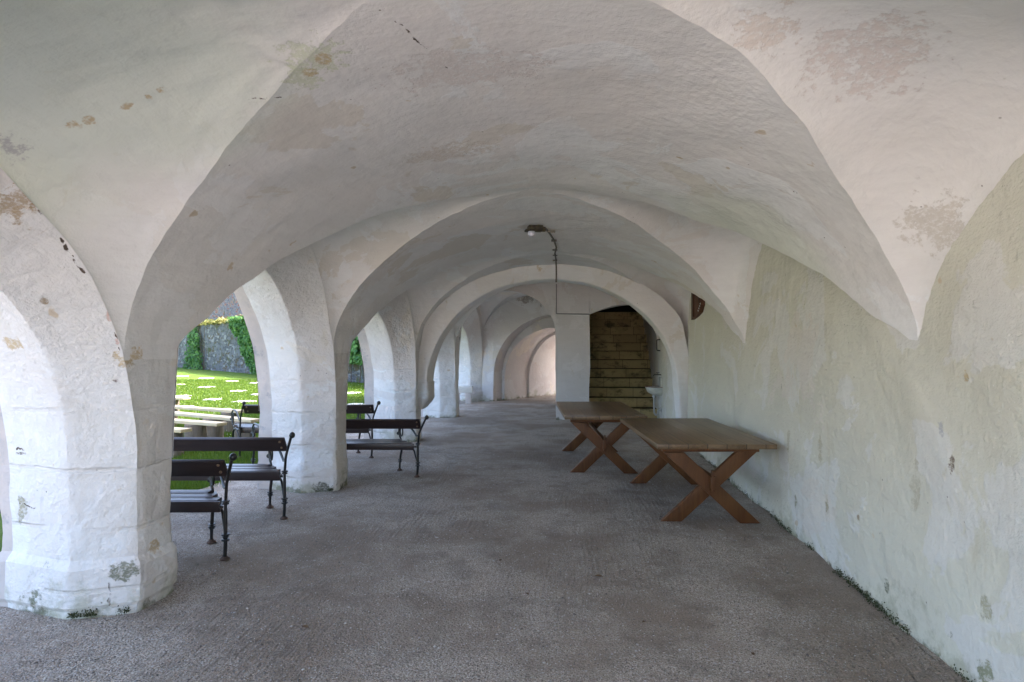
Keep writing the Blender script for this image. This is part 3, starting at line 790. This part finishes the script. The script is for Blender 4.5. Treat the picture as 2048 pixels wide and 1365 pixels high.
# ------------------------------------------------------------------ benches
SK = -.74
def make_bench(L=1.95):
    root = empty('park_bench')                       # origin: right rear foot; boards run to -x, forward +y (skewed)
    def F(x, y, z): return (x + SK * y, y, z)
    for ex in (0., -L):
        mb = MB()
        post = [(.02, 0), (.0, .12), (.0, .42), (-.03, .60), (-.17, .81)]
        def pt(z):
            for (a, b_) in zip(post, post[1:]):
                if a[1] <= z <= b_[1]: return a[0] + (b_[0] - a[0]) * (z - a[1]) / (b_[1] - a[1])
            return post[-1][0]
        zs = [i * .81 / 18 for i in range(19)]
        mb.tube([F(ex, pt(z), z) for z in zs], [.0125 + .0025 * (z < .4) for z in zs], 8)
        for z, r in ((.155, .030), (.175, .022), (.195, .031), (.435, .027), (.455, .031)):
            mb.lathe([(.012, -.008), (r, -.005), (r, .005), (.012, .008)], F(ex, pt(z), z), 10)
        fl = [(.12, .40), (.30, .40)]
        fz = [(.42, .0), (.415, .10), (.40, .20), (.36, .33), (.30, .385), (.20, .395), (.08, .34), (.015, .20)]
        mb.tube([F(ex, y, z) for y, z in fz], [.012, .0135, .015, .015, .013, .012, .011, .009], 8)
        for z, r, y in ((.135, .028, .411), (.155, .030, .408), (.12, .022, .412)):
            mb.lathe([(.012, -.007), (r, -.004), (r, .004), (.012, .007)], F(ex, y, z), 10)
        mb.box(F(ex, .22, .408), (.03, .46, .022), Matrix(((1, SK * .8, 0), (0, 1, 0), (0, 0, 1))))
        fr = mb.build('frame', M['iron'], root, smooth=50)
        mb = MB(); mb.lathe([(.004, -.03), (.021, -.02), (.028, 0), (.021, .02), (.004, .03)], F(ex + .006, -.18, .825), 12); mb.build('knob', M['iron'], fr, smooth=60)
        mb = MB()
        arm = [(-.02, .56), (.03, .55), (.10, .605), (.18, .655), (.28, .672), (.37, .665), (.425, .62), (.435, .55), (.415, .48), (.375, .435)]
        mb.tube([F(ex, y, z) for y, z in arm], [.011, .012, .013, .014, .014, .014, .013, .013, .012, .011], 8)
        lp = [(.375 + .030 * math.cos(a), .555 + .065 * math.sin(a)) for a in [PI / 2 + i * 2 * PI / 14 for i in range(15)]]
        mb.tube([F(ex, y, z) for y, z in lp], .009, 7, cap=False)
        mb.lathe([(.005, -.02), (.024, -.012), (.024, .012), (.005, .02)], F(ex, .445, .52), 10, mat=Matrix.Rotation(PI / 2, 3, 'X'))
        mb.build('armrest', M['iron'], fr, smooth=50)
        for y, z in ((.02, 0), (.42, 0)):
            mb = MB(); mb.lathe([(.036, -.004), (.036, .006), (.022, .016), (.015, .028)], F(ex, y, z), 12); mb.build('foot', M['rust'], fr, smooth=50)
    Rt = Matrix.Rotation(math.atan2(.14, .21), 3, 'X')
    mb = MB(); mb.box((-L / 2 - SK * .10 - .0, -.095, .727), (L - .05, .034, .150), Rt); mb.build('backrest', M['bench_wood'], root, bevel=.008, smooth=30)
    for ex in (-.10, -L + .05):
        for z in (.695, .755):
            mb = MB(); mb.lathe([(.011, -.006), (.011, .004), (.004, .009)], (ex + .05 - SK * .08, -.122 - (z - .727) * .66, z), 8, mat=Matrix.Rotation(PI / 2 + .6, 3, 'X'))
            mb.build('bolt', M['bolt'], root, smooth=50)
    for y, w, z, th in ((.085, .10, .425, .05), (.21, .105, .432, .034), (.335, .105, .434, .034)):
        mb = MB(); mb.box((-L / 2 + SK * y + .0, y, z), (L - .05, w, th)); mb.build('seat_slat', M['bench_wood'], root, bevel=.007, smooth=30)
    mb = MB(); mb.box((-L / 2 + SK * .03, .028, .402), (L - .06, .022, .085)); mb.build('seat_rail', M['bench_wood'], root, bevel=.005, smooth=30)
    return root
bench = make_bench()
spots = [((-2.66, 4.37), 6.6, 'dark wooden bench with iron ends, nearest one, right behind the nearest pillar'),
         ((-2.73, 5.46), 5.6, 'dark bench with iron ends between the nearest and second pillar, one behind the nearest bench'),
         ((-1.94, 7.38), 5.4, 'dark bench with iron ends standing farthest inside the gallery, just past the second pillar'),
         ((-2.95, 8.60), 5.8, 'dark bench with iron ends farthest away, half hidden by the second pillar')]
for i, ((x, y), a, lb) in enumerate(spots):
    o = bench if i == 0 else copy_tree(bench)
    o.location = (x, y, .006); o.rotation_euler = (0, 0, math.radians(a))
    tag(o, lb, 'bench', 'dark benches with iron ends')
    if i == 2: o.scale = (1, 1, .935)

# ------------------------------------------------------------------ log benches and slabs on the lawn
def log_bench(p, q, back, z, lab, stumps):
    p = Vector(p); q = Vector(q); d = (q - p).normalized(); ln = (q - p).length
    root = empty('log_bench', (q.x, q.y, 0), math.atan2(d.y, d.x))
    mb = MB(); mb.box((-ln / 2, back / 2, z - .025), (ln, back, .05)); mb.build('plank', M['plank'], root, bevel=.006, smooth=30)
    for s_ in stumps:
        mb = MB(); r = random.uniform(.15, .18); n = 22
        rows = []
        for k in range(6):
            zz = -.03 + (z - .052 + .03) * k / 5
            rows.append([((r + .018 * noise.noise(Vector((math.cos(a) * 2, math.sin(a) * 2, s_ * 3 + zz)))) * math.cos(a) + s_, (r + .018 * noise.noise(Vector((math.cos(a) * 2, math.sin(a) * 2, s_ * 3 + zz)))) * math.sin(a) + back / 2, zz) for a in [2 * PI * j / n for j in range(n)]])
        mb.grid(rows, closed=True); mb.poly(rows[-1])
        mb.build('stump', M['log'], root, smooth=50)
    tag(root, lab, 'bench', 'plank benches on log stumps')
log_bench((-11.6, 14.1), (-9.24, 13.44), .20, .42, 'short pale plank on logs farthest out on the sunny lawn', (-.5, -1.9))
log_bench((-10.3, 12.3), (-6.35, 10.85), .20, .42, 'long pale plank bench on logs, farthest of the close rows', (-.35, -2.2, -3.5))
log_bench((-9.2, 11.2), (-5.35, 9.52), .20, .42, 'long pale plank bench on logs, its end behind the iron bench', (-.28, -1.15, -2.9))
log_bench((-8.6, 9.98), (-5.65, 9.04), .20, .42, 'pale plank bench on logs whose thick stump shows above the bench back', (-.60, -2.1))
log_bench((-8.4, 8.95), (-5.75, 8.30), .20, .42, 'pale plank bench on logs nearest to the gallery', (-.28, -2.0))

pav = [(-21.39, 30.99), (-18.83, 29.18), (-15.99, 26.81), (-16.82, 24.14), (-14.65, 22.78), (-12.2, 20.87), (-12.84, 18.6), (-11.06, 17.48), (-9.72, 16.94), (-14.04, 25.47), (-10.64, 19.44), (-10.52, 15.24), (-9.02, 14.63), (-7.74, 20.39), (-6.09, 16.39)]
PL = ['pale lawn slab in the row nearest the rubble wall, left end', 'pale lawn slab in the row nearest the rubble wall, middle', 'pale lawn slab in the row nearest the rubble wall, below the ivy',
      'pale lawn slab in the second row from the rubble wall, left one', 'pale lawn slab in the second row from the rubble wall, right one', 'wide pale lawn slab in mid lawn, left of the second pillar edge',
      'pale lawn slab just beyond the short outermost plank', 'pale lawn slab beyond the long planks, left of the iron bench back', 'pale lawn slab showing right above the farthest iron bench back',
      'pale lawn slab far out, cut off by the second pillar edge', 'sliver of pale lawn slab touching the second pillar edge above the bench', 'pale lawn slab close behind the farthest long plank, left part',
      'pale lawn slab close behind the farthest long plank, right part', 'pale lawn slab in the sun, seen between second and third pillars', 'pale lawn slab in the shade, seen between second and third pillars']
for i, (x, y) in enumerate(pav):
    mb = MB(); n = 12; r0 = .25 + .07 * random.random() if i < 15 else .2
    rr = [r0 * (1.2 if k % 2 else .82) * random.uniform(.85, 1.12) for k in range(n)]
    top = [(rr[k] * math.cos(2 * PI * k / n), rr[k] * math.sin(2 * PI * k / n), .022) for k in range(n)]
    bot = [(a * 1.04, b * 1.04, -.03) for a, b, c in top]
    mb.poly(top); mb.grid([bot, top], closed=True)
    o = mb.build('stepping_stone', M['paver'], smooth=0); o.location = (x, y, 0); o.rotation_euler = (0, 0, random.uniform(0, 6))
    tag(o, PL[i], 'stepping stone', 'pale stone slabs in the lawn')

# grass
n = 150000
u = rng.uniform(0, 1, n)
dep = 5.6 + 24 * u ** 2.2; lat = rng.uniform(-.62, -.20, n)
c_, s_ = .9949, .1011
gx = -s_ * dep + c_ * lat * dep; gy = c_ * dep + s_ * lat * dep
ex = np.array([edge_x(b) for b in gy]); keep = gx < ex + rng.normal(0, .08, n); gx, gy = gx[keep], gy[keep]
def blades(name, gx, gy, h0, h1, w0, mat):
    n = len(gx); a = rng.uniform(0, 2 * PI, n); h = rng.uniform(h0, h1, n); w = w0 * rng.uniform(.7, 1.3, n); ln = rng.uniform(0, .6, n) * h
    dd = np.hypot(gx, gy); w = w * np.clip(dd / 8, 1, 4)
    v = np.empty((n, 3, 3))
    v[:, 0] = np.stack([gx - w * np.cos(a), gy - w * np.sin(a), np.full(n, -.01)], 1)
    v[:, 1] = np.stack([gx + w * np.cos(a), gy + w * np.sin(a), np.full(n, -.01)], 1)
    v[:, 2] = np.stack([gx - ln * np.sin(a), gy + ln * np.cos(a), h], 1)
    return raw_mesh(name, v.reshape(-1, 3), np.arange(3 * n).reshape(-1, 3), mat, np.repeat(rng.uniform(0, 1, n), 3))
tag(blades('grass', gx, gy, .03, .075, .0035, M['grass']), 'short green grass covering the courtyard', 'grass', kind='stuff')
n = 550; dep = 9.5 + 22 * rng.uniform(0, 1, n) ** 1.4; lat = rng.uniform(-.62, -.2, n)
dx_ = -s_ * dep + c_ * lat * dep; dy_ = c_ * dep + s_ * lat * dep; kk = dx_ < -5.2
P = np.stack([dx_, dy_, np.full(n, .05)], 1)[kk]
o = scatter_tris('daisies', P, np.full(len(P), .010), len(P), M['daisy'])
tag(o, 'tiny white daisies dotted over the lawn', 'flowers', kind='stuff')

# ------------------------------------------------------------------ courtyard walls and ivy
wa = Vector((-36.0, 48.6)); wb = Vector((-5.2, 22.4)); wd = (wb - wa).normalized(); wn = Vector((wd.y, -wd.x))
if wn.y > 0: wn = -wn
def slab_wall(name, a, b, z0, z1_, th, mat, amp, ragged=.2, nz=14, nx=120):
    mb = MB(); d = (b - a).normalized(); nr = Vector((d.y, -d.x)); nr = nr if nr.y < 0 else -nr
    ln = (b - a).length
    F_ = []; B_ = []
    for i in range(nx + 1):
        s_ = ln * i / nx; q = a + d * s_
        top = z1_ + ragged * noise.noise(Vector((s_ * .6, z1_, 1))) + ragged * .4 * noise.noise(Vector((s_ * 2.3, z1_, 4)))
        fr = []
        for k in range(nz + 1):
            z = z0 + (top - z0) * k / nz
            o_ = amp * noise.noise(Vector((s_ * 1.1, z * 1.3, 7))) + amp * .5 * noise.noise(Vector((s_ * 3.3, z * 3.5, 2)))
            fr.append((q.x + nr.x * o_, q.y + nr.y * o_, z))
        F_.append(fr); B_.append([(q.x - nr.x * th, q.y - nr.y * th, z0), (q.x - nr.x * th, q.y - nr.y * th, top), fr[-1]])
    mb.grid(F_); mb.grid(B_)
    for i in (0, -1): mb.poly([F_[i][0]] + F_[i][1:] + [B_[i][1], B_[i][0]])
    return mb.build(name, mat, smooth=50)
tag(slab_wall('garden_wall', wa, wb, -.1, 3.15, .9, M['rubble'], .12), 'mossy grey rubble wall along the far edge of the lawn', 'wall')
ra, rbv = wa - wn * 5.5 - wd * 16, wb - wn * 5.5 + wd * 1
tag(slab_wall('ruined_wall', ra, rbv, -.1, 9.0, 1.0, M['ruin'], .15, .6), 'tall rubble and brick wall rising behind the ivy wall', 'wall')

def leaves(name, pts, nrm, size, mat, parent=None):
    n = len(pts); P = np.array(pts); N0 = np.array(nrm)
    r = rng.normal(0, .55, (n, 3)) + N0; r /= np.linalg.norm(r, axis=1)[:, None]
    t = np.cross(r, rng.normal(0, 1, (n, 3))); t /= np.linalg.norm(t, axis=1)[:, None]; b = np.cross(r, t)
    s_ = size * rng.uniform(.6, 1.3, n)[:, None]
    v = np.stack([P - t * s_, P - b * s_ * .75, P + t * s_ * 1.1, P + b * s_ * .75], 1).reshape(-1, 3)
    o = raw_mesh(name, v, np.arange(4 * n).reshape(-1, 4), mat, np.repeat(np.clip(rng.normal(.4, .3, n), 0, 1), 4))
    if parent is not None: o.parent = parent
    return o
def wpt(s_, z, off): q = wa + wd * s_ + wn * off; return (q.x, q.y, z)
LW = (wb - wa).length
def s_of(y): return (y - wa.y) / wd.y
# main ivy curtain, hanging over the top of the wall
sA, sB = s_of(36.2), s_of(29.5)
pts = []; nr = []
for _ in range(15000):
    s_ = random.uniform(sA, sB); f = (s_ - sA) / (sB - sA)
    low = 2.9 - 3.1 * min(1, f / .36) ** 1.1 + .35 * noise.noise(Vector((s_ * 1.4, 0, 5)))
    z = random.uniform(-.05, 3.35)
    if z < low: continue
    if noise.noise(Vector((s_ * 1.8, z * 1.6, 3))) < -.42: continue
    pts.append(wpt(s_, z, .10 + .28 * abs(noise.noise(Vector((s_ * 1.2, z * 1.2, 9)))) + random.uniform(0, .16))); nr.append((wn.x, wn.y, .5))
for _ in range(2500):
    s_ = random.uniform(sA - .5, sB); pts.append(wpt(s_, 3.2 + random.uniform(-.05, .3), random.uniform(-.9, .35))); nr.append((wn.x * .4, wn.y * .4, 1))
def ivy(label, pts, nr, size, mat, sa, sb):
    root = empty('ivy_plant', wpt((sa + sb) / 2, 0, .1))
    o = leaves('foliage', [tuple(np.subtract(p, root.location)) for p in pts], nr, size, mat, root)
    mb = MB()
    for k in range(7):
        s_ = sa + (sb - sa) * (k + .5) / 7
        mb.tube([tuple(Vector(wpt(s_ + .25 * noise.noise(Vector((z * .9, k, 0))), z, .14)) - root.location) for z in [0, .5, 1, 1.5, 2, 2.5, 3]], .02, 5)
    mb.build('stem', M['stem'], root)
    tag(root, label, 'ivy')
ivy('dense green ivy hanging down the rubble wall left of the second pillar', pts, nr, .115, M['ivy'], sA + 3, sB)
pts = []; nr = []
sA2, sB2 = s_of(28.6), s_of(25.2)
for _ in range(5500):
    s_ = random.uniform(sA2, sB2); z = random.uniform(.9, 3.4)
    if noise.noise(Vector((s_ * 1.8, z * 1.6, 6))) < -.2: continue
    pts.append(wpt(s_, z, .1 + random.uniform(0, .3))); nr.append((wn.x, wn.y, .4))
ivy('green ivy over brown stems seen between the second and third pillars', pts, nr, .11, M['ivy'], sA2, sB2)
pts = []; nr = []
sA3, sB3 = s_of(42.6), s_of(39.6)
for _ in range(1900):
    s_ = random.uniform(sA3, sB3); z = random.uniform(-.05, 3.3); f = abs((s_ - (sA3 + sB3) / 2) / (sB3 - sA3) * 2)
    if f > .35 + .5 * (1 - z / 3.3) + .3 * noise.noise(Vector((s_, z, 4))): continue
    pts.append(wpt(s_, z, .1 + random.uniform(0, .35))); nr.append((wn.x, wn.y, .4))
ivy('mossy green creeper climbing the left stretch of the rubble wall', pts, nr, .10, M['ivy'], sA3, sB3)
# yellowish growth along the wall top
pts = []; nr = []
for _ in range(5200):
    s_ = random.uniform(s_of(44), s_of(24)); pts.append(wpt(s_, 3.15 + abs(random.gauss(0, .16)), random.uniform(-.95, .2))); nr.append((0, 0, 1))
o = leaves('wall_top_plants', pts, nr, .10, M['bush']); tag(o, 'yellowish plants growing along the top of the rubble wall', 'plants', kind='stuff')

# tufts of moss along the foot of the right wall and round the pillar feet
pts = []; nr = []
while len(pts) < 5200:
    y = random.uniform(2.6, 13.0)
    if noise.noise(Vector((y * 2.2, 7, 2))) < -.05: continue
    h = abs(random.gauss(0, .022)); pts.append((1.905 - abs(random.gauss(0, .016)), y, .012 + h)); nr.append((-1, 0, .6))
for _ in range(1500):
    a = random.random(); y0_ = random.choice((3.72, 6.87)); x_ = -3.05 + .33 * a
    if noise.noise(Vector((x_ * 7, y0_, 4))) < -.05: continue
    pts.append((x_, y0_ - .385 + .11 * a + random.gauss(0, .012), .01 + abs(random.gauss(0, .018)))); nr.append((0, -1, .6))
M['moss'] = m_leaf('dark moss', (.035, .042, .016), (.10, .11, .045))
tag(leaves('moss_tufts', pts, nr, .0055, M['moss']), 'dark green moss growing along the foot of the walls', 'moss', kind='stuff')

# ------------------------------------------------------------------ fittings
# wash basin
sk = empty('wash_basin', (1.905, 13.30, 0))
mb = MB()
def dshape(w, d, z, n=20): return [(-d * math.sin(PI * k / n) ** .6 if 0 < k < n else 0., w * math.cos(PI * k / n), z) for k in range(n + 1)]
prof_ = [(.10, .10, .585), (.17, .22, .605), (.20, .30, .66), (.215, .335, .745), (.22, .345, .765)]
rows = [dshape(w, d, z) for w, d, z in prof_] + [dshape(.195, .315, .765), dshape(.17, .27, .68), dshape(.05, .1, .64)]
mb.grid(rows); mb.poly(rows[0]); mb.poly(rows[-1])
mb.build('basin', M['porcelain'], sk, smooth=50)
mb = MB(); rows = [dshape(.222, .348, .764), dshape(.224, .352, .774), dshape(.196, .318, .774), dshape(.194, .314, .764)]; mb.grid(rows); mb.build('rim', M['rim'], sk)
mb = MB(); mb.box((-.012, 0, .83), (.03, .36, .30)); mb.build('splashback', M['porcelain'], sk, bevel=.012, smooth=40)
mb = MB(); mb.tube([(0, 0, 1.03), (-.08, 0, 1.035), (-.15, 0, 1.03), (-.165, 0, 1.0)], .011, 8); mb.tube([(-.07, 0, 1.03), (-.07, 0, 1.075)], .009, 8); mb.tube([(-.11, 0, 1.075), (-.03, 0, 1.075)], .008, 6)
mb.build('tap', M['tap'], sk, smooth=50)
mb = MB(); mb.lathe([(.045, .54), (.045, .56), (.028, .6)], (-.15, 0, 0), 12)
mb.tube([(-.15, 0, .58), (-.15, 0, .28), (-.145, 0, .20), (-.115, 0, .155), (-.08, 0, .17), (-.065, 0, .23), (-.04, 0, .27), (.0, 0, .275)], .020, 8)
mb.lathe([(.05, -.012), (.05, .0), (.03, .02)], (-.012, 0, .275), 12, mat=Matrix.Rotation(-PI / 2, 3, 'Y'))
mb.build('drain_pipe', M['grey_pipe'], sk, smooth=50)
tag(sk, 'small white wash basin with tap and drain on the right wall', 'sink')
# iron pull handle above
mb = MB(); mb.tube([(1.93, 13.62, 1.80), (1.86, 13.62, 1.79), (1.855, 13.62, 1.77), (1.855, 13.62, 1.58), (1.86, 13.62, 1.56), (1.93, 13.62, 1.55)], .012, 8)
tag(mb.build('handle', M['iron'], smooth=50), 'small dark iron bracket on the wall above the wash basin', 'handle')
mb = MB(); mb.tube([(1.935, 13.2, 1.93), (1.90, 13.2, 1.94), (1.86, 13.2, 1.955)], .010, 6); mb.tube([(1.935, 13.2, 1.90), (1.905, 13.2, 1.93)], .008, 6)
tag(mb.build('hook', M['iron'], smooth=50), 'tiny bent iron hook just above the wall bracket', 'hook')
# wooden hatch high on the wall
ht = empty('wooden_hatch', (1.925, 9.35, 2.1))
mb = MB()
out = [(.46, -.03), (.46, .55), (-.28, .55), (-.28, .16), (-.14, .06), (.12, .0)]
fr = [(-.05, y, z) for y, z in out]; bk = [(.02, y, z) for y, z in out]
mb.poly(fr); mb.poly(bk[::-1])
for i in range(len(out)): mb.poly([fr[i], bk[i], bk[(i + 1) % len(out)], fr[(i + 1) % len(out)]])
mb.build('board', M['hatch'], ht, bevel=.004, smooth=20)
for y_, z_, h_ in ((.22, .26, .5), (-.22, .36, .34)):
    mb = MB(); mb.box((-.062, y_, z_), (.022, .05, h_)); mb.build('batten', M['hatch'], ht, bevel=.003, smooth=20)
for k in range(4):
    mb = MB(); mb.lathe([(.013, -.004), (.013, .006), (.004, .01)], (-.052, -.25 + .05 * k, .18 - .032 * k), 8, mat=Matrix.Rotation(-PI / 2, 3, 'Y'))
    mb.build('nail', M['grey_pipe'], ht, smooth=50)
tag(ht, 'weathered red brown wooden hatch high on the right wall', 'hatch')
# bulkhead lamp on the vault with its conduit
#@LAMP
lamp = empty('ceiling_lamp', (-.44, 7.0, 3.03), math.radians(12))
mb = MB(); mb.box((0, 0, .0), (.17, .13, .05)); mb.box((-.02, 0, -.03), (.20, .10, .02)); mb.lathe([(.03, -.025), (.03, .025)], (.10, .02, -.01), 10)
mb.build('holder', M['lamp_base'], lamp, bevel=.008, smooth=40)
mb = MB(); mb.lathe([(.008, -.10), (.030, -.094), (.046, -.072), (.046, -.05), (.034, -.036), (.034, -.02)], (-.06, 0, 0), 16, mat=Matrix.Rotation(-.25, 3, 'Y'))
mb.build('bulb_cover', M['lamp_glass'], lamp, smooth=60)
tag(lamp, 'old bulkhead lamp with white glass on the vault crown', 'lamp')
mb = MB()
pth = [(-.33, 7.02, 3.035), (-.30, 7.3, 3.045), (-.25, 7.9, 3.045), (-.235, 8.5, 3.045), (-.27, 9.0, 3.04), (-.27, 9.5, 3.03), (-.285, 10.28, 3.02), (-.285, 10.30, 2.90), (-.285, 10.30, 2.78)]
mb.tube(pth, .012, 8)
for y in (7.32, 7.95, 8.7, 9.2, 9.75): 
    x = -.30 + .03 * math.sin(y)
    mb.box((x + .02, y, 3.05), (.07, .025, .03))
mb.box((-.285, 10.30, 2.77), (.03, .03, .05))
tag(mb.build('conduit', M['conduit'], smooth=50), 'brown cable conduit running from the lamp along the vault', 'conduit')
mb = MB(); mb.tube([(-.37, YD - .012, 3.05), (-.37, YD - .012, 2.40), (-.365, YD - .012, 2.385), (-.35, YD - .012, 2.38), (.365, YD - .012, 2.365)], .012, 8)
tag(mb.build('cable', M['grey_cable'], smooth=50), 'thin grey cable making a corner on the dividing wall', 'cable')
# stone bench by the last pillar
sb = empty('stone_bench', (-3.18, 17.2, 0), math.radians(8))
mb = MB(); mb.box((0, 0, .40), (.56, .34, .19)); mb.build('seat', M['paver'], sb, bevel=.02, smooth=30)
mb = MB(); mb.box((.16, 0, .17), (.16, .3, .36)); mb.build('leg', M['stone'], sb, bevel=.015, smooth=30)
mb = MB(); mb.box((-.20, 0, .17), (.2, .3, .36)); mb.build('leg', M['stone'], sb, bevel=.015, smooth=30)
tag(sb, 'small pale stone bench in front of the last arcade pillar', 'bench')
# fallen leaves
LL = ['largest dry brown leaf, lying in mid floor before the tables', 'tiny dry leaf in mid floor, left of the largest leaf', 'dry brown leaf on the gravel nearest the first pillar', 'tiny dry leaf on the foreground gravel, right of centre', 'tiny dry leaf on the foreground gravel at centre', 'tiny dry leaf on the gravel farthest back toward the benches', 'tiny dry leaf on the foreground gravel nearest the right wall']
for i, (x, y, s_) in enumerate([(.18, 4.30, .024), (-.55, 4.55, .015), (-1.55, 3.35, .022), (.42, 3.62, .013), (-.30, 3.95, .014), (-.9, 5.2, .013), (.95, 3.3, .013)]):
    mb = MB(); n = 9
    ring = [(s_ * (1.4 if k in (0, 5) else 1) * math.cos(2 * PI * k / n), s_ * .7 * math.sin(2 * PI * k / n), .004 + .35 * s_ * abs(math.sin(2 * PI * k / n))) for k in range(n)]
    for k in range(n): mb.poly([(0, 0, .003), ring[k], ring[(k + 1) % n]])
    o = mb.build('fallen_leaf', M['leaf_litter'], smooth=0); o.location = (x, y, .012); o.rotation_euler = (0, 0, i * 1.3)
    tag(o, LL[i], 'leaf', 'dry leaves on the gravel')

# ------------------------------------------------------------------ light, sky, camera
EL, AZ = math.radians(55), math.radians(60)            # azimuth from +Y towards +X
wld = bpy.data.worlds.new('World'); sc.world = wld; wld.use_nodes = True
nt = wld.node_tree; nt.nodes.clear()
bg = nt.nodes.new('ShaderNodeBackground'); ow = nt.nodes.new('ShaderNodeOutputWorld'); sky = nt.nodes.new('ShaderNodeTexSky')
sky.sky_type = 'NISHITA'; sky.sun_disc = False; sky.sun_elevation = EL; sky.sun_rotation = AZ; sky.dust_density = 4.0; sky.air_density = .8
nt.links.new(sky.outputs[0], bg.inputs[0]); bg.inputs[1].default_value = .15; nt.links.new(bg.outputs[0], ow.inputs[0])
sd = bpy.data.lights.new('sun', 'SUN'); sd.energy = 2.0; sd.angle = math.radians(.5); sd.color = (1, .955, .89)
so = bpy.data.objects.new('sun', sd); COL.objects.link(so)
dirv = Vector((math.sin(AZ) * math.cos(EL), math.cos(AZ) * math.cos(EL), math.sin(EL)))
so.rotation_euler = dirv.to_track_quat('Z', 'Y').to_euler()
cd = bpy.data.cameras.new('camera'); co = bpy.data.objects.new('camera', cd); COL.objects.link(co)
co.location = (0, 0, 1.65); co.rotation_euler = (PI / 2, 0, math.atan(122 / 1200))
cd.sensor_width = 36; cd.lens = 36 * 1200 / 2048; cd.shift_y = 10.5 / 2048; cd.clip_start = .05; cd.clip_end = 2000
sc.camera = co
sc.view_settings.view_transform = 'Standard'; sc.view_settings.look = 'None'; sc.view_settings.exposure = 3.3; sc.view_settings.gamma = 1
sc.render.engine = 'CYCLES'
cy = sc.cycles
cy.max_bounces = 12; cy.diffuse_bounces = 8; cy.glossy_bounces = 3; cy.transmission_bounces = 3
cy.use_denoising = True; cy.denoiser = 'OPENIMAGEDENOISE'
cy.sample_clamp_indirect = 8
